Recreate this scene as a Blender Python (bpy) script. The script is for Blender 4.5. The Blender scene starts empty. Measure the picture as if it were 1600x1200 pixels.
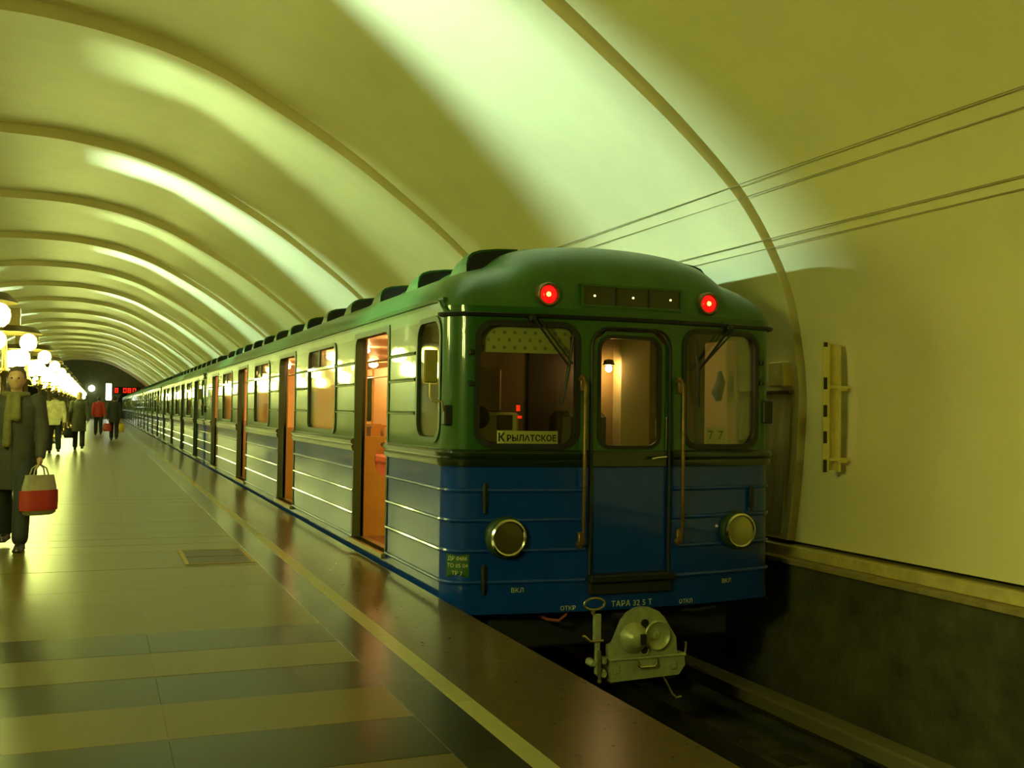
import bpy, bmesh, math, random
from mathutils import Vector, Matrix
from mathutils.geometry import delaunay_2d_cdt
random.seed(7)
PI = math.pi
scn = bpy.context.scene
COL = scn.collection

# ------------------------------------------------------------------ camera
H = 1.30
cam = bpy.data.cameras.new('camera'); camo = bpy.data.objects.new('camera', cam); COL.objects.link(camo)
cam.sensor_width = 36.0; cam.sensor_fit = 'HORIZONTAL'; cam.lens = 1635.37/1600*36.0
cam.clip_start = 0.05; cam.clip_end = 400
yaw, pitch, roll = (math.radians(a) for a in (21.54257, 1.55315, 0.8293))
fw = Vector((math.sin(yaw)*math.cos(pitch), math.cos(yaw)*math.cos(pitch), math.sin(pitch)))
rt = Vector((math.cos(yaw), -math.sin(yaw), 0)); up = rt.cross(fw)
r2 = math.cos(roll)*rt + math.sin(roll)*up; u2 = -math.sin(roll)*rt + math.cos(roll)*up
M = Matrix((r2, u2, -fw)).transposed().to_4x4(); M.translation = (0, 0, H)
camo.matrix_world = M
scn.camera = camo
# ------------------------------------------------------------------ light levels, exposure
w = bpy.data.worlds.new('world'); scn.world = w; w.use_nodes = True
w.node_tree.nodes['Background'].inputs[0].default_value = (0, 0, 0, 1)
scn.view_settings.view_transform = 'Standard'; scn.view_settings.look = 'None'
scn.view_settings.gamma = 1.0; scn.view_settings.use_curve_mapping = False
scn.view_settings.exposure = 0.0
try:
    scn.cycles.use_denoising = True
    scn.cycles.max_bounces = 10; scn.cycles.diffuse_bounces = 6; scn.cycles.glossy_bounces = 5
    scn.cycles.transparent_max_bounces = 12; scn.cycles.transmission_bounces = 6
    scn.cycles.sample_clamp_indirect = 6.0; scn.cycles.caustics_reflective = False; scn.cycles.caustics_refractive = False
except Exception:
    pass
LAMP_COL = (0.88, 1.0, 0.24); LAMP_E = 42.0
TUBE_COL = (0.58, 1.0, 1.0); TUBE_E = 56000.0
LAMP_YS = [2.35+6.2*k for k in range(18)]
CAR_COL = (1.0, 0.56, 0.19); CAR_E = 160.0
CAB_E = 34.0

# ------------------------------------------------------------------ materials
def mat(name, col, rough=0.5, metal=0.0, coat=0.0, coat_rough=0.1, var=0.0, vscale=6.0, bump=0.0, bscale=60.0, spec=0.5,
        emit=None, estr=0.0, trans=0.0, rvar=0.0, objrand=0.0, stretch=None, col2=None):
    m = bpy.data.materials.new(name); m.use_nodes = True
    nt = m.node_tree; N = nt.nodes; L = nt.links; b = N['Principled BSDF']
    b.inputs['Base Color'].default_value = (*col, 1); b.inputs['Roughness'].default_value = rough
    b.inputs['Metallic'].default_value = metal; b.inputs['Specular IOR Level'].default_value = spec
    b.inputs['Coat Weight'].default_value = coat; b.inputs['Coat Roughness'].default_value = coat_rough
    b.inputs['Transmission Weight'].default_value = trans
    if emit: b.inputs['Emission Color'].default_value = (*emit, 1); b.inputs['Emission Strength'].default_value = estr
    tc = N.new('ShaderNodeTexCoord'); vec = tc.outputs['Object']
    if stretch:
        mp = N.new('ShaderNodeMapping'); mp.inputs['Scale'].default_value = stretch; L.new(vec, mp.inputs[0]); vec = mp.outputs[0]
    if var or rvar or col2:
        n = N.new('ShaderNodeTexNoise'); n.inputs['Scale'].default_value = vscale; n.inputs['Detail'].default_value = 6
        n.inputs['Roughness'].default_value = .65
        L.new(vec, n.inputs['Vector'])
    if var or col2:
        cr = N.new('ShaderNodeValToRGB'); L.new(n.outputs['Fac'], cr.inputs[0])
        c2 = col2 or tuple(min(1, c*(1+var)) for c in col)
        cr.color_ramp.elements[0].position = .3; cr.color_ramp.elements[1].position = .7
        cr.color_ramp.elements[0].color = (*[c*(1-var) for c in col], 1); cr.color_ramp.elements[1].color = (*c2, 1)
        out = cr.outputs[0]
        if objrand:
            oi = N.new('ShaderNodeObjectInfo'); mr = N.new('ShaderNodeMapRange'); mr.inputs['To Min'].default_value = 1-objrand; mr.inputs['To Max'].default_value = 1+objrand
            L.new(oi.outputs['Random'], mr.inputs[0])
            mx = N.new('ShaderNodeVectorMath'); mx.operation = 'SCALE'; L.new(out, mx.inputs[0]); L.new(mr.outputs[0], mx.inputs['Scale']); out = mx.outputs[0]
        L.new(out, b.inputs['Base Color'])
    if rvar:
        mr = N.new('ShaderNodeMapRange'); mr.inputs['To Min'].default_value = max(.02, rough-rvar); mr.inputs['To Max'].default_value = rough+rvar
        L.new(n.outputs['Fac'], mr.inputs[0]); L.new(mr.outputs[0], b.inputs['Roughness'])
    if bump:
        nb = N.new('ShaderNodeTexNoise'); nb.inputs['Scale'].default_value = bscale; nb.inputs['Detail'].default_value = 3; L.new(vec, nb.inputs['Vector'])
        bp = N.new('ShaderNodeBump'); bp.inputs['Strength'].default_value = bump; bp.inputs['Distance'].default_value = .01
        L.new(nb.outputs['Fac'], bp.inputs['Height']); L.new(bp.outputs[0], b.inputs['Normal']); 
        if coat: L.new(bp.outputs[0], b.inputs['Coat Normal'])
    return m
def glass(name, tint=(.8, .8, .75), refl=1.0, rough=.03):
    m = bpy.data.materials.new(name); m.use_nodes = True; nt = m.node_tree; N = nt.nodes; L = nt.links
    for n in list(N):
        if n.type != 'OUTPUT_MATERIAL': N.remove(n)
    o = [n for n in N if n.type == 'OUTPUT_MATERIAL'][0]
    t = N.new('ShaderNodeBsdfTransparent'); t.inputs[0].default_value = (*tint, 1)
    g = N.new('ShaderNodeBsdfGlossy'); g.inputs['Roughness'].default_value = rough
    f = N.new('ShaderNodeFresnel'); f.inputs[0].default_value = 1.5
    mu = N.new('ShaderNodeMath'); mu.operation = 'MULTIPLY'; mu.inputs[1].default_value = refl; mu.use_clamp = True
    mx = N.new('ShaderNodeMixShader'); L.new(f.outputs[0], mu.inputs[0]); L.new(mu.outputs[0], mx.inputs[0])
    L.new(t.outputs[0], mx.inputs[1]); L.new(g.outputs[0], mx.inputs[2]); L.new(mx.outputs[0], o.inputs[0])
    return m
MT = dict(
    vault=mat('vault_paint', (.86, .745, .37), rough=.45, spec=.5, var=.05, vscale=1.2, bump=.12, bscale=5),
    lining=mat('wall_paint', (.86, .745, .37), rough=.45, var=.04, vscale=1.5, bump=.1, bscale=8),
    kerb=mat('kerb_stone', (.62, .50, .15), rough=.55, var=.25, vscale=5),
    lip=mat('lip_concrete', (.30, .22, .07), rough=.8, var=.3, vscale=8),
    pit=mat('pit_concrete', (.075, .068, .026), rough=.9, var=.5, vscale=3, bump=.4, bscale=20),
    dark=mat('shade_and_case_black', (.012, .011, .008), rough=.85),  # black put in for shade in gaps, mouths and holes; clock case is black
    endwall=mat('end_wall_stone', (.07, .07, .03), rough=.4, var=.3, vscale=2),
    granite_l=mat('granite_light', (.094, .066, .006), rough=.30, var=.12, vscale=40, rvar=.02, bump=.01, bscale=150, objrand=.08, spec=.14),
    granite_d=mat('granite_dark', (.022, .019, .005), rough=.25, var=.2, vscale=50, rvar=.02, bump=.01, bscale=150, objrand=.06, spec=.14),
    granite_e=mat('granite_edge', (.078, .048, .005), rough=.28, var=.25, vscale=14, rvar=.02, bump=.015, bscale=120, objrand=.08, spec=.16),
    strip=mat('strip_stone', (.29, .25, .06), rough=.4, var=.12, vscale=12, objrand=.08),
    joint=mat('joint_mortar', (.07, .06, .02), rough=.9),
    green=mat('green_paint', (.022, .094, .008), rough=.32, spec=.2, coat=.85, coat_rough=.03, var=.12, vscale=4, bump=.03, bscale=9),
    blue=mat('blue_paint', (.0012, .042, .32), rough=.34, spec=.2, coat=.75, coat_rough=.06, var=.12, vscale=4, bump=.03, bscale=9),
    roof=mat('roof_paint', (.035, .12, .016), rough=.45, coat=.3, coat_rough=.25, var=.2, vscale=3, bump=.1, bscale=12),
    beltm=mat('belt_paint', (.009, .019, .006), rough=.28, coat=.7, coat_rough=.1, bump=.25, bscale=30),
    rubber=mat('black_rubber', (.010, .011, .007), rough=.5),
    jamb=mat('jamb_paint', (.022, .050, .010), rough=.5),
    under=mat('underframe_paint', (.012, .012, .010), rough=.8),
    iwall=mat('interior_upper_panel', (.88, .60, .27), rough=.4, var=.05, vscale=5),
    orange=mat('interior_panel', (.42, .24, .045), rough=.35, var=.06, vscale=5),
    iceil=mat('interior_ceiling', (.85, .70, .42), rough=.4),
    ifloor=mat('interior_linoleum', (.22, .09, .03), rough=.4, var=.2, vscale=6),
    seat=mat('seat_vinyl', (.62, .20, .10), rough=.4),
    seatback=mat('seat_back_vinyl', (.03, .018, .012), rough=.5),
    pane_reflection=mat('pane_reflection_tan', (.80, .62, .30), rough=.7, var=.1, vscale=10),  # tan translucent sheet, stands in for the reflection in the window glass
    chrome=mat('chrome', (.75, .72, .6), rough=.18, metal=1),
    steel=mat('worn_steel', (.40, .34, .16), rough=.35, metal=.8, var=.25, vscale=18),
    brass=mat('tarnished_rail', (.24, .14, .05), rough=.4, metal=.6, var=.4, vscale=14),
    coupler=mat('coupler_paint', (.42, .44, .24), rough=.38, metal=.25, var=.18, vscale=14),
    white=mat('white_paint', (.75, .75, .55), rough=.5),
    letter=mat('stencil_paint', (.62, .62, .30), rough=.6),
    plateg=mat('data_plate_green', (.03, .10, .03), rough=.5),
    card=mat('card_paper', (.92, .88, .42), rough=.7),
    ink=mat('card_ink', (.02, .025, .015), rough=.7),
    cabwall=mat('cab_panel', (.30, .21, .08), rough=.5, var=.15, vscale=5),
    cabdark=mat('cab_dark_panel', (.05, .03, .012), rough=.5),
    cabpale=mat('cab_pale_panel', (.60, .52, .26), rough=.5),
    blind=mat('blind_cloth', (.62, .60, .26), rough=.7),
    dot=mat('blind_dot', (.30, .36, .20), rough=.7),
    bluecloth=mat('blue_cloth', (.08, .20, .30), rough=.8),
    yblack=mat('black_marking', (.015, .015, .012), rough=.5),
    bracket=mat('bracket_yellow', (.72, .60, .18), rough=.5, var=.1, vscale=9),
    sheet=mat('streaked_sheet', (.50, .42, .16), rough=.45, col2=(.68, .58, .25), var=.35, vscale=2.2, stretch=(1, 6, .35)),
    cable=mat('cable_grey', (.30, .25, .10), rough=.6),
    rail=mat('rail_steel', (.20, .17, .10), rough=.35, metal=.8),
    cover=mat('third_rail_cover', (.16, .13, .05), rough=.7),
    sleeper=mat('sleeper_wood', (.035, .028, .015), rough=.9),
    lampmetal=mat('lamp_bronze', (.20, .14, .05), rough=.35, metal=.9),
    globe=mat('lamp_globe', (.9, .9, .8), emit=LAMP_COL, estr=LAMP_E),
    globe_near=mat('lamp_globe_near', (.9, .9, .8), emit=LAMP_COL, estr=LAMP_E*2.0),
    tube=mat('lamp_tube', (.9, .9, .9), emit=TUBE_COL, estr=TUBE_E),
    tube_dim=mat('lamp_tube_dim', (.9, .9, .9), emit=(.60, 1, .68), estr=TUBE_E*.36),
    walllamp=mat('wall_lamp_glass', (.9, .9, .9), emit=(.85, 1, .8), estr=9),
    bulb=mat('car_bulb', (.9, .9, .8), emit=CAR_COL, estr=CAR_E),
    cabbulb=mat('cab_bulb', (.9, .9, .8), emit=(1, .60, .28), estr=CAB_E*8),
    redlens=mat('red_lens', (.7, .01, .01), rough=.15, emit=(1, .006, .006), estr=.9),
    redcore=mat('red_bulb', (1, .3, .1), emit=(1, .22, .05), estr=7),
    pinlamp=mat('route_bulb', (1, 1, .7), emit=(1, .85, .35), estr=2.0),
    routeglass=mat('route_glass', (.035, .034, .012), rough=.12, spec=.6),
    led=mat('led_red', (.8, .02, .01), emit=(1, .03, .008), estr=1.0),
    lens=mat('headlight_reflector', (.50, .47, .28), rough=.22, metal=1),
    headglass=glass('headlight_glass', (.97, .97, .92), .5),
    winglass=glass('window_glass', (.96, .93, .82), .55, .04),
    frontglass=glass('windscreen_glass', (.90, .90, .78), .7, .02),
    mirrorback=mat('mirror_back', (.30, .24, .04), rough=.6),
    hatchm=mat('hatch_iron', (.045, .030, .008), rough=.5, var=.3, vscale=20),
    skin=mat('skin', (.36, .21, .11), rough=.5),
    hose=mat('red_hose', (.30, .06, .03), rough=.6),
)
_c = MT['pane_reflection'].node_tree; _t = _c.nodes.new('ShaderNodeBsdfTranslucent'); _t.inputs[0].default_value = (.95, .80, .50, 1)
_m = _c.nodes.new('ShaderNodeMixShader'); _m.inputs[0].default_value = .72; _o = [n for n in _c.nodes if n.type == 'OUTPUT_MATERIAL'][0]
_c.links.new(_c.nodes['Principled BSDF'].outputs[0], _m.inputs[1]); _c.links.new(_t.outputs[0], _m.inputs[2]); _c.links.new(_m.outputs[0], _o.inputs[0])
# ------------------------------------------------------------------ helpers
def finish(name, bm, m, parent=None, smooth=False, loc=None):
    me = bpy.data.meshes.new(name); bmesh.ops.recalc_face_normals(bm, faces=bm.faces[:])
    bm.to_mesh(me); bm.free()
    ms = m if isinstance(m, (list, tuple)) else [m]
    for x in ms: me.materials.append(MT[x] if isinstance(x, str) else x)
    if smooth:
        me.polygons.foreach_set('use_smooth', [True]*len(me.polygons))
        if smooth != 'all':
            try: me.set_sharp_from_angle(angle=math.radians(38))
            except Exception: pass
    o = bpy.data.objects.new(name, me); COL.objects.link(o)
    if parent is not None: o.parent = parent
    if loc is not None: o.location = loc
    return o
def empty(name, loc=(0, 0, 0), rz=0, parent=None):
    o = bpy.data.objects.new(name, None); COL.objects.link(o); o.location = loc; o.rotation_euler = (0, 0, rz); o.empty_display_size = .2
    if parent: o.parent = parent
    return o
def tag(o, label, cat, group=None):
    o['label'] = label; o['category'] = cat
    if group: o['group'] = group
    return o
def struct(o): o['kind'] = 'structure'; return o
def link_copy(src, parent, loc=None):
    c = src.copy(); COL.objects.link(c); c.parent = parent
    if loc is not None: c.location = loc
    return c
def copy_tree(o, parent=None, skip=()):
    c = o.copy(); COL.objects.link(c); c.parent = parent
    for ch in list(o.children):
        if not ch.name.split('.')[0] in skip: copy_tree(ch, c, skip)
    return c
def bx(bm, x0, x1, y0, y1, z0, z1, bev=0.0, mi=0):
    v = [bm.verts.new((x, y, z)) for x in (x0, x1) for y in (y0, y1) for z in (z0, z1)]
    fs = [bm.faces.new([v[i] for i in q]) for q in ((0, 1, 3, 2), (4, 6, 7, 5), (0, 4, 5, 1), (2, 3, 7, 6), (0, 2, 6, 4), (1, 5, 7, 3))]
    for f in fs: f.material_index = mi
    if bev:
        es = list({e for f in fs for e in f.edges})
        r = bmesh.ops.bevel(bm, geom=es, offset=bev, segments=1, affect='EDGES')
        for f in r['faces']: f.material_index = mi
    return v
def tube(bm, pts, rad, n=8, mi=0, cap=True):
    pts = [Vector(p) for p in pts]; rads = rad if isinstance(rad, (list, tuple)) else [rad]*len(pts)
    rings = []; prev = None
    for i, p in enumerate(pts):
        a = pts[max(0, i-1)]; b = pts[min(len(pts)-1, i+1)]; t = (b-a).normalized()
        if prev is None:
            u = t.cross(Vector((0, 0, 1)) if abs(t.z) < .9 else Vector((1, 0, 0))).normalized()
        else:
            u = (prev - t*prev.dot(t)).normalized()
        prev = u; v = t.cross(u)
        rings.append([bm.verts.new(p + (u*math.cos(2*PI*k/n)+v*math.sin(2*PI*k/n))*rads[i]) for k in range(n)])
    for a, b in zip(rings, rings[1:]):
        for k in range(n):
            f = bm.faces.new((a[k], a[(k+1) % n], b[(k+1) % n], b[k])); f.material_index = mi
    if cap:
        for r in (rings[0][::-1], rings[-1]): bm.faces.new(r).material_index = mi
def lathe(bm, prof, axis='z', org=(0, 0, 0), n=24, mi=0, sx=1.0, sy=1.0):
    # prof: (r, h); axis 'z' or 'y-' (h grows towards -y)
    o = Vector(org); rings = []
    for r, h in prof:
        row = []
        for k in range(n):
            c, s = math.cos(2*PI*k/n)*r*sx, math.sin(2*PI*k/n)*r*sy
            if axis == 'z': q = Vector((c, s, h))
            elif axis == 'y-': q = Vector((c, -h, s))
            elif axis == 'x-': q = Vector((-h, c, s))
            row.append(bm.verts.new(o+q))
        rings.append(row)
    for a, b in zip(rings, rings[1:]):
        for k in range(n):
            f = bm.faces.new((a[k], a[(k+1) % n], b[(k+1) % n], b[k])); f.material_index = mi
    for r in (rings[0], rings[-1]):
        bm.faces.new(r).material_index = mi
def ball(bm, c, r, sub=2, sc=(1, 1, 1), mi=0):
    res = bmesh.ops.create_icosphere(bm, subdivisions=sub, radius=r)
    for v in res['verts']: v.co = Vector((v.co.x*sc[0], v.co.y*sc[1], v.co.z*sc[2]))+Vector(c)
    for f in {f for v in res['verts'] for f in v.link_faces}: f.material_index = mi
def rrect(x0, x1, z0, z1, r, n=5):
    out = []
    for cx, cz, a0 in ((x1-r, z0+r, -90), (x1-r, z1-r, 0), (x0+r, z1-r, 90), (x0+r, z0+r, 180)):
        for k in range(n+1):
            a = math.radians(a0+90*k/n); out.append((cx+r*math.cos(a), cz+r*math.sin(a)))
    return out
def inside(p, poly):
    c = False; x, y = p; j = len(poly)-1
    for i in range(len(poly)):
        xi, yi = poly[i]; xj, yj = poly[j]
        if (yi > y) != (yj > y) and x < (xj-xi)*(y-yi)/(yj-yi)+xi: c = not c
        j = i
    return c
def sheet(bm, outline, holes, fn, thick=.03, step=None, mi=0):
    """flat outline with holes, triangulated, mapped by fn(u,v)->(point, inward normal), given thickness"""
    pts = []; edges = []
    def loop(L):
        b = len(pts); pts.extend(Vector(p) for p in L); n = len(L)
        edges.extend((b+i, b+(i+1) % n) for i in range(n))
    loop(outline)
    for hh in holes: loop(hh)
    if step:
        us = [p[0] for p in outline]; vs = [p[1] for p in outline]
        u = min(us)+step
        while u < max(us)-step*.3:
            v = min(vs)+step
            while v < max(vs)-step*.3:
                if inside((u, v), outline) and not any(inside((u, v), hh) for hh in holes): pts.append(Vector((u, v)))
                v += step
            u += step
    vo, eo, fo, *_ = delaunay_2d_cdt(pts, edges, [], 0, 1e-6)
    front = {}; back = {}
    cnt = {}
    for f in fo:
        c = sum((vo[i] for i in f), Vector((0, 0)))/len(f)
        if not inside(c, outline) or any(inside(c, hh) for hh in holes): continue
        for i in f:
            if i not in front:
                p, nrm = fn(vo[i][0], vo[i][1]); p = Vector(p); nrm = Vector(nrm)
                front[i] = bm.verts.new(p); back[i] = bm.verts.new(p+nrm*thick)
        bm.faces.new([front[i] for i in f]).material_index = mi
        bm.faces.new([back[i] for i in reversed(f)]).material_index = mi
        for a, b in zip(f, list(f[1:])+[f[0]]):
            k = (min(a, b), max(a, b)); cnt[k] = cnt.get(k, 0)+1
    for (a, b), n in cnt.items():
        if n == 1: bm.faces.new((front[a], front[b], back[b], back[a])).material_index = mi
def text_bm(s, size, fn, depth=.002, align='CENTER', spacing=1.0, bold=0.0):
    cu = bpy.data.curves.new('t', 'FONT'); cu.body = s; cu.size = size; cu.align_x = align; cu.align_y = 'CENTER'; cu.extrude = depth; cu.space_character = spacing
    cu.resolution_u = 3; cu.offset = bold
    o = bpy.data.objects.new('t', cu); COL.objects.link(o)
    dg = bpy.context.evaluated_depsgraph_get(); me = bpy.data.meshes.new_from_object(o.evaluated_get(dg))
    bm = bmesh.new(); bm.from_mesh(me); bpy.data.objects.remove(o); bpy.data.meshes.remove(me); bpy.data.curves.remove(cu)
    for v in bm.verts: v.co = Vector(fn(v.co.x, v.co.y, v.co.z))
    return bm
def catmull(P, n):
    out = []
    for i in range(len(P)-1):
        p0, p1, p2, p3 = (Vector(P[max(0, min(len(P)-1, i+k))]) for k in (-1, 0, 1, 2))
        for k in range(n):
            t = k/n
            out.append(.5*((2*p1)+(-p0+p2)*t+(2*p0-5*p1+4*p2-p3)*t*t+(-p0+3*p1-3*p2+p3)*t**3))
    out.append(Vector(P[-1])); return out

# ------------------------------------------------------------------ setting
XC = -1.65            # the hall's axis
XE = 2.24             # platform edge
BAY = 6.25; Y_START = 7.52-BAY*2; N_BAY = 20; Y_END = Y_START+BAY*N_BAY
half = [(-1.65, 6.20), (-.68, 6.17), (.39, 6.01), (1.28, 5.74), (1.96, 5.41), (2.67, 5.01), (3.24, 4.65), (3.81, 4.24), (4.41, 3.78), (4.94, 3.31), (5.20, 3.00),
        (5.40, 2.68), (5.54, 2.38), (5.63, 2.03), (5.69, 1.66), (5.70, 1.31), (5.66, .75), (5.59, .23)]
sec_r = catmull(half, 4)
sec = [Vector((2*XC-p.x, p.y)) for p in reversed(sec_r[1:])] + sec_r
def vault_off(i, amount):
    a = sec[max(0, i-1)]; b = sec[min(len(sec)-1, i+1)]; t = (b-a).normalized(); n = Vector((t.y, -t.x))
    if n.dot(Vector((XC, 2))-sec[i]) < 0: n = -n
    return sec[i]+n*amount
def wall_x(z):
    for a, b in zip(sec_r, sec_r[1:]):
        if (a.y-z)*(b.y-z) <= 0 and a.x > 3: return a.x+(b.x-a.x)*(z-a.y)/(b.y-a.y) if a.y != b.y else a.x
    return 5.6
ceiling = struct(empty('ceiling', (XC, Y_START, 0)))
bm = bmesh.new(); prev = None
def crown(p): return max(0.0, 1-((p.x-XC)/7.35)**2)
NS = 6
rows = []
for k in range(NS+1):
    t = k/NS; row = []
    for i, p in enumerate(sec):
        d = (.035+.13*crown(p))*(1-t)**1.2 + .0*math.sin(PI*t)
        q = vault_off(i, d); row.append(bm.verts.new((q.x-XC, .03+t*(BAY-.06), q.y)))
    rows.append(row)
near = [];
for i, p in enumerate(sec):
    q = vault_off(i, -.12); near.append(bm.verts.new((q.x-XC, .03, q.y)))
far = []
for i, p in enumerate(sec):
    q = vault_off(i, -.12); far.append(bm.verts.new((q.x-XC, BAY-.03, q.y)))
allr = [near]+rows+[far]
for a, b in zip(allr, allr[1:]):
    for i in range(len(sec)-1): bm.faces.new((a[i], a[i+1], b[i+1], b[i]))
for i in range(len(sec)-1): bm.faces.new((far[i], far[i+1], near[i+1], near[i]))
seg0 = finish('vault_segment', bm, 'vault', ceiling, smooth=True)
for k in range(1, N_BAY): link_copy(seg0, ceiling, (0, BAY*k, 0))
# back cover behind the joints
bm = bmesh.new(); L = Y_END-Y_START
ra = []; rb = []
for i in range(len(sec)):
    q = vault_off(i, -.13); ra.append(bm.verts.new((q.x-XC, 0, q.y))); rb.append(bm.verts.new((q.x-XC, L, q.y)))
for i in range(len(sec)-1): bm.faces.new((ra[i], ra[i+1], rb[i+1], rb[i]))
finish('vault_backing', bm, 'joint', ceiling)
def long_box(name, x0, x1, z0, z1, m, kind='structure', y0=Y_START, y1=Y_END, bev=.004):
    bm = bmesh.new(); bx(bm, x0, x1, y0, y1, z0, z1, bev); o = finish(name, bm, m); o['kind'] = kind; return o
for side, s in (('right', 1), ('left', -1)):
    def X(x): return x if s > 0 else 2*XC-x
    def lb(name, x0, x1, z0, z1, m): return long_box(name, min(X(x0), X(x1)), max(X(x0), X(x1)), z0, z1, m)
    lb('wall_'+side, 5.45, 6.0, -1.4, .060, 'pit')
    tn = 0 if s > 0 else 3
    lb('trim_%d' % (tn+1), 5.50, 5.95, .107, .195, 'kerb')
    lb('trim_%d' % (tn+2), 5.40, 5.95, .062, .105, 'lip')
    lb('trim_%d' % (tn+3), 5.68, 5.95, .197, .30, 'dark')  # recess coloured black for the shadow gap under the lining
for nm, y in (('wall_end', Y_END), ('wall_back', Y_START-.3)):
    bm = bmesh.new(); bx(bm, XC-7.6, XC+7.6, y, y+.3, -1.4, 6.6); struct(finish(nm, bm, 'endwall'))
# portals of the running tunnels in the end wall
for k, s in enumerate((1, -1)):
    cx = XC+s*5.3
    bm = bmesh.new(); ring = [(1.75*math.cos(a), 1.55+1.75*math.sin(a)) for a in [PI*i/14 for i in range(15)]]
    ring = [(1.75, -1.2)]+ring+[(-1.75, -1.2)]; outer = [(p[0]*1.12, (p[1]-1)*1.1+1) for p in ring]
    sheet(bm, outer, [], lambda u, v: ((u, 0, v), (0, 1, 0)), .06, mi=1)
    sheet(bm, ring, [], lambda u, v: ((u, -.03, v), (0, 1, 0)), .02, mi=0)  # flat black face stands in for the unlit depth of the tunnel
    o = struct(finish('door_%d' % (k+1), bm, ['dark', 'endwall'], loc=(cx, Y_END-.07, 0)))
# pits
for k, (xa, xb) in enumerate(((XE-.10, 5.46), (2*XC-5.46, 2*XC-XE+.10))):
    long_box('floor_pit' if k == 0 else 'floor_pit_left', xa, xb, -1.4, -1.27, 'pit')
XL2 = 2*XC-XE
# platform: body, then paving in pieces
floor = struct(empty('floor', (0, 0, 0)))
bm = bmesh.new(); bx(bm, XL2+.05, XE-.05, Y_START, Y_END, -1.4, -.034); struct(finish('platform_body', bm, 'joint', floor))
def slab_mesh(name, lx, ly, m):
    bm = bmesh.new(); g = .0005
    bx(bm, g, lx-g, g, ly-g, -.034, 0, .0006)
    o = finish(name, bm, m, floor); me = o.data; bpy.data.objects.remove(o); return me
def put(me, name, x, y, z=0.0):
    o = bpy.data.objects.new(name, me); COL.objects.link(o); o.parent = floor; o.location = (x, y, z); return o
B0, B1, S1 = 1.285, 1.512, 1.608
sl = slab_mesh('stone_slab', .9985, .513, 'granite_l'); sd = slab_mesh('dark_stone_slab', .9985, .513, 'granite_d')
sb = slab_mesh('border_slab', B1-B0, 1.026, 'granite_d'); ss = slab_mesh('strip_slab', S1-B1, .722, 'strip'); se = slab_mesh('edge_slab', XE-S1, 1.026, 'granite_e')
DARK = {0, 2, 4, -2, -4}
y0 = 3.82
HATCH = (.70, 1.27, 9.06, 10.0)
for k in range(-12, 24):
    y = y0+.513*k; rowtilt = random.uniform(-.0022, .0022)
    for j in range(6):
        put(sd if k in DARK else sl, 'stone_slab', B0-.9985*(j+1), y).rotation_euler.x = rowtilt
for k in range(-7, 27):
    put(sb, 'border_slab', B0, y0+1.026*k); put(se, 'edge_slab', S1, y0+1.026*k+.3)
for k in range(-10, 40): put(ss, 'strip_slab', B1, y0+.722*k-.06)
def far_paving(name, x0, x1, ya, yb, ly, m, lx=None, z=0.0):
    bm = bmesh.new(); g = .0005; n = max(1, round((yb-ya)/ly)); nx = 1 if not lx else max(1, round((x1-x0)/lx))
    for i in range(n):
        for j in range(nx):
            a = ya+(yb-ya)*i/n; b = ya+(yb-ya)*(i+1)/n; c = x0+(x1-x0)*j/nx; d = x0+(x1-x0)*(j+1)/nx
            bx(bm, c+g, d-g, a+g, b-g, -.034, z)
    o = finish(name, bm, m, floor); o['kind'] = 'stuff'
ya = y0+.513*24
far_paving('paving', B0-5.991, B0, ya, Y_END, .513, 'granite_l', .9985)
far_paving('border_paving', B0, B1, y0+1.026*27, Y_END, 1.026, 'granite_d')
far_paving('edge_paving', S1, XE, y0+1.026*27+.3, Y_END, 1.026, 'granite_e')
far_paving('strip_paving', B1, S1, y0+.722*40-.06, Y_END, .722, 'strip')
far_paving('paving', XL2, B0-5.991, Y_START, Y_END, 1.026, 'granite_e', .56)
# floor hatch let into the paving
hat = tag(empty('floor_hatch', (HATCH[0], HATCH[2], 0)), 'dark metal service hatch lid lying flush in the pale platform paving beside the yellow strip', 'hatch')
bm = bmesh.new(); W_, D_ = HATCH[1]-HATCH[0], HATCH[3]-HATCH[2]
sheet(bm, [(0, 0), (W_, 0), (W_, D_), (0, D_)], [[(.03, .03), (W_-.03, .03), (W_-.03, D_-.03), (.03, D_-.03)]], lambda u, v: ((u, v, .005), (0, 0, -1)), .006)
finish('hatch_frame', bm, 'lip', hat)
bm = bmesh.new(); bx(bm, .037, W_-.037, .037, D_*.48, -.0005, .003, .001); finish('hatch_lid', bm, 'hatchm', hat)
bm = bmesh.new(); bx(bm, .037, W_-.037, D_*.50, D_-.037, -.0005, .003, .001); finish('hatch_lid', bm, 'hatchm', hat)

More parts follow.
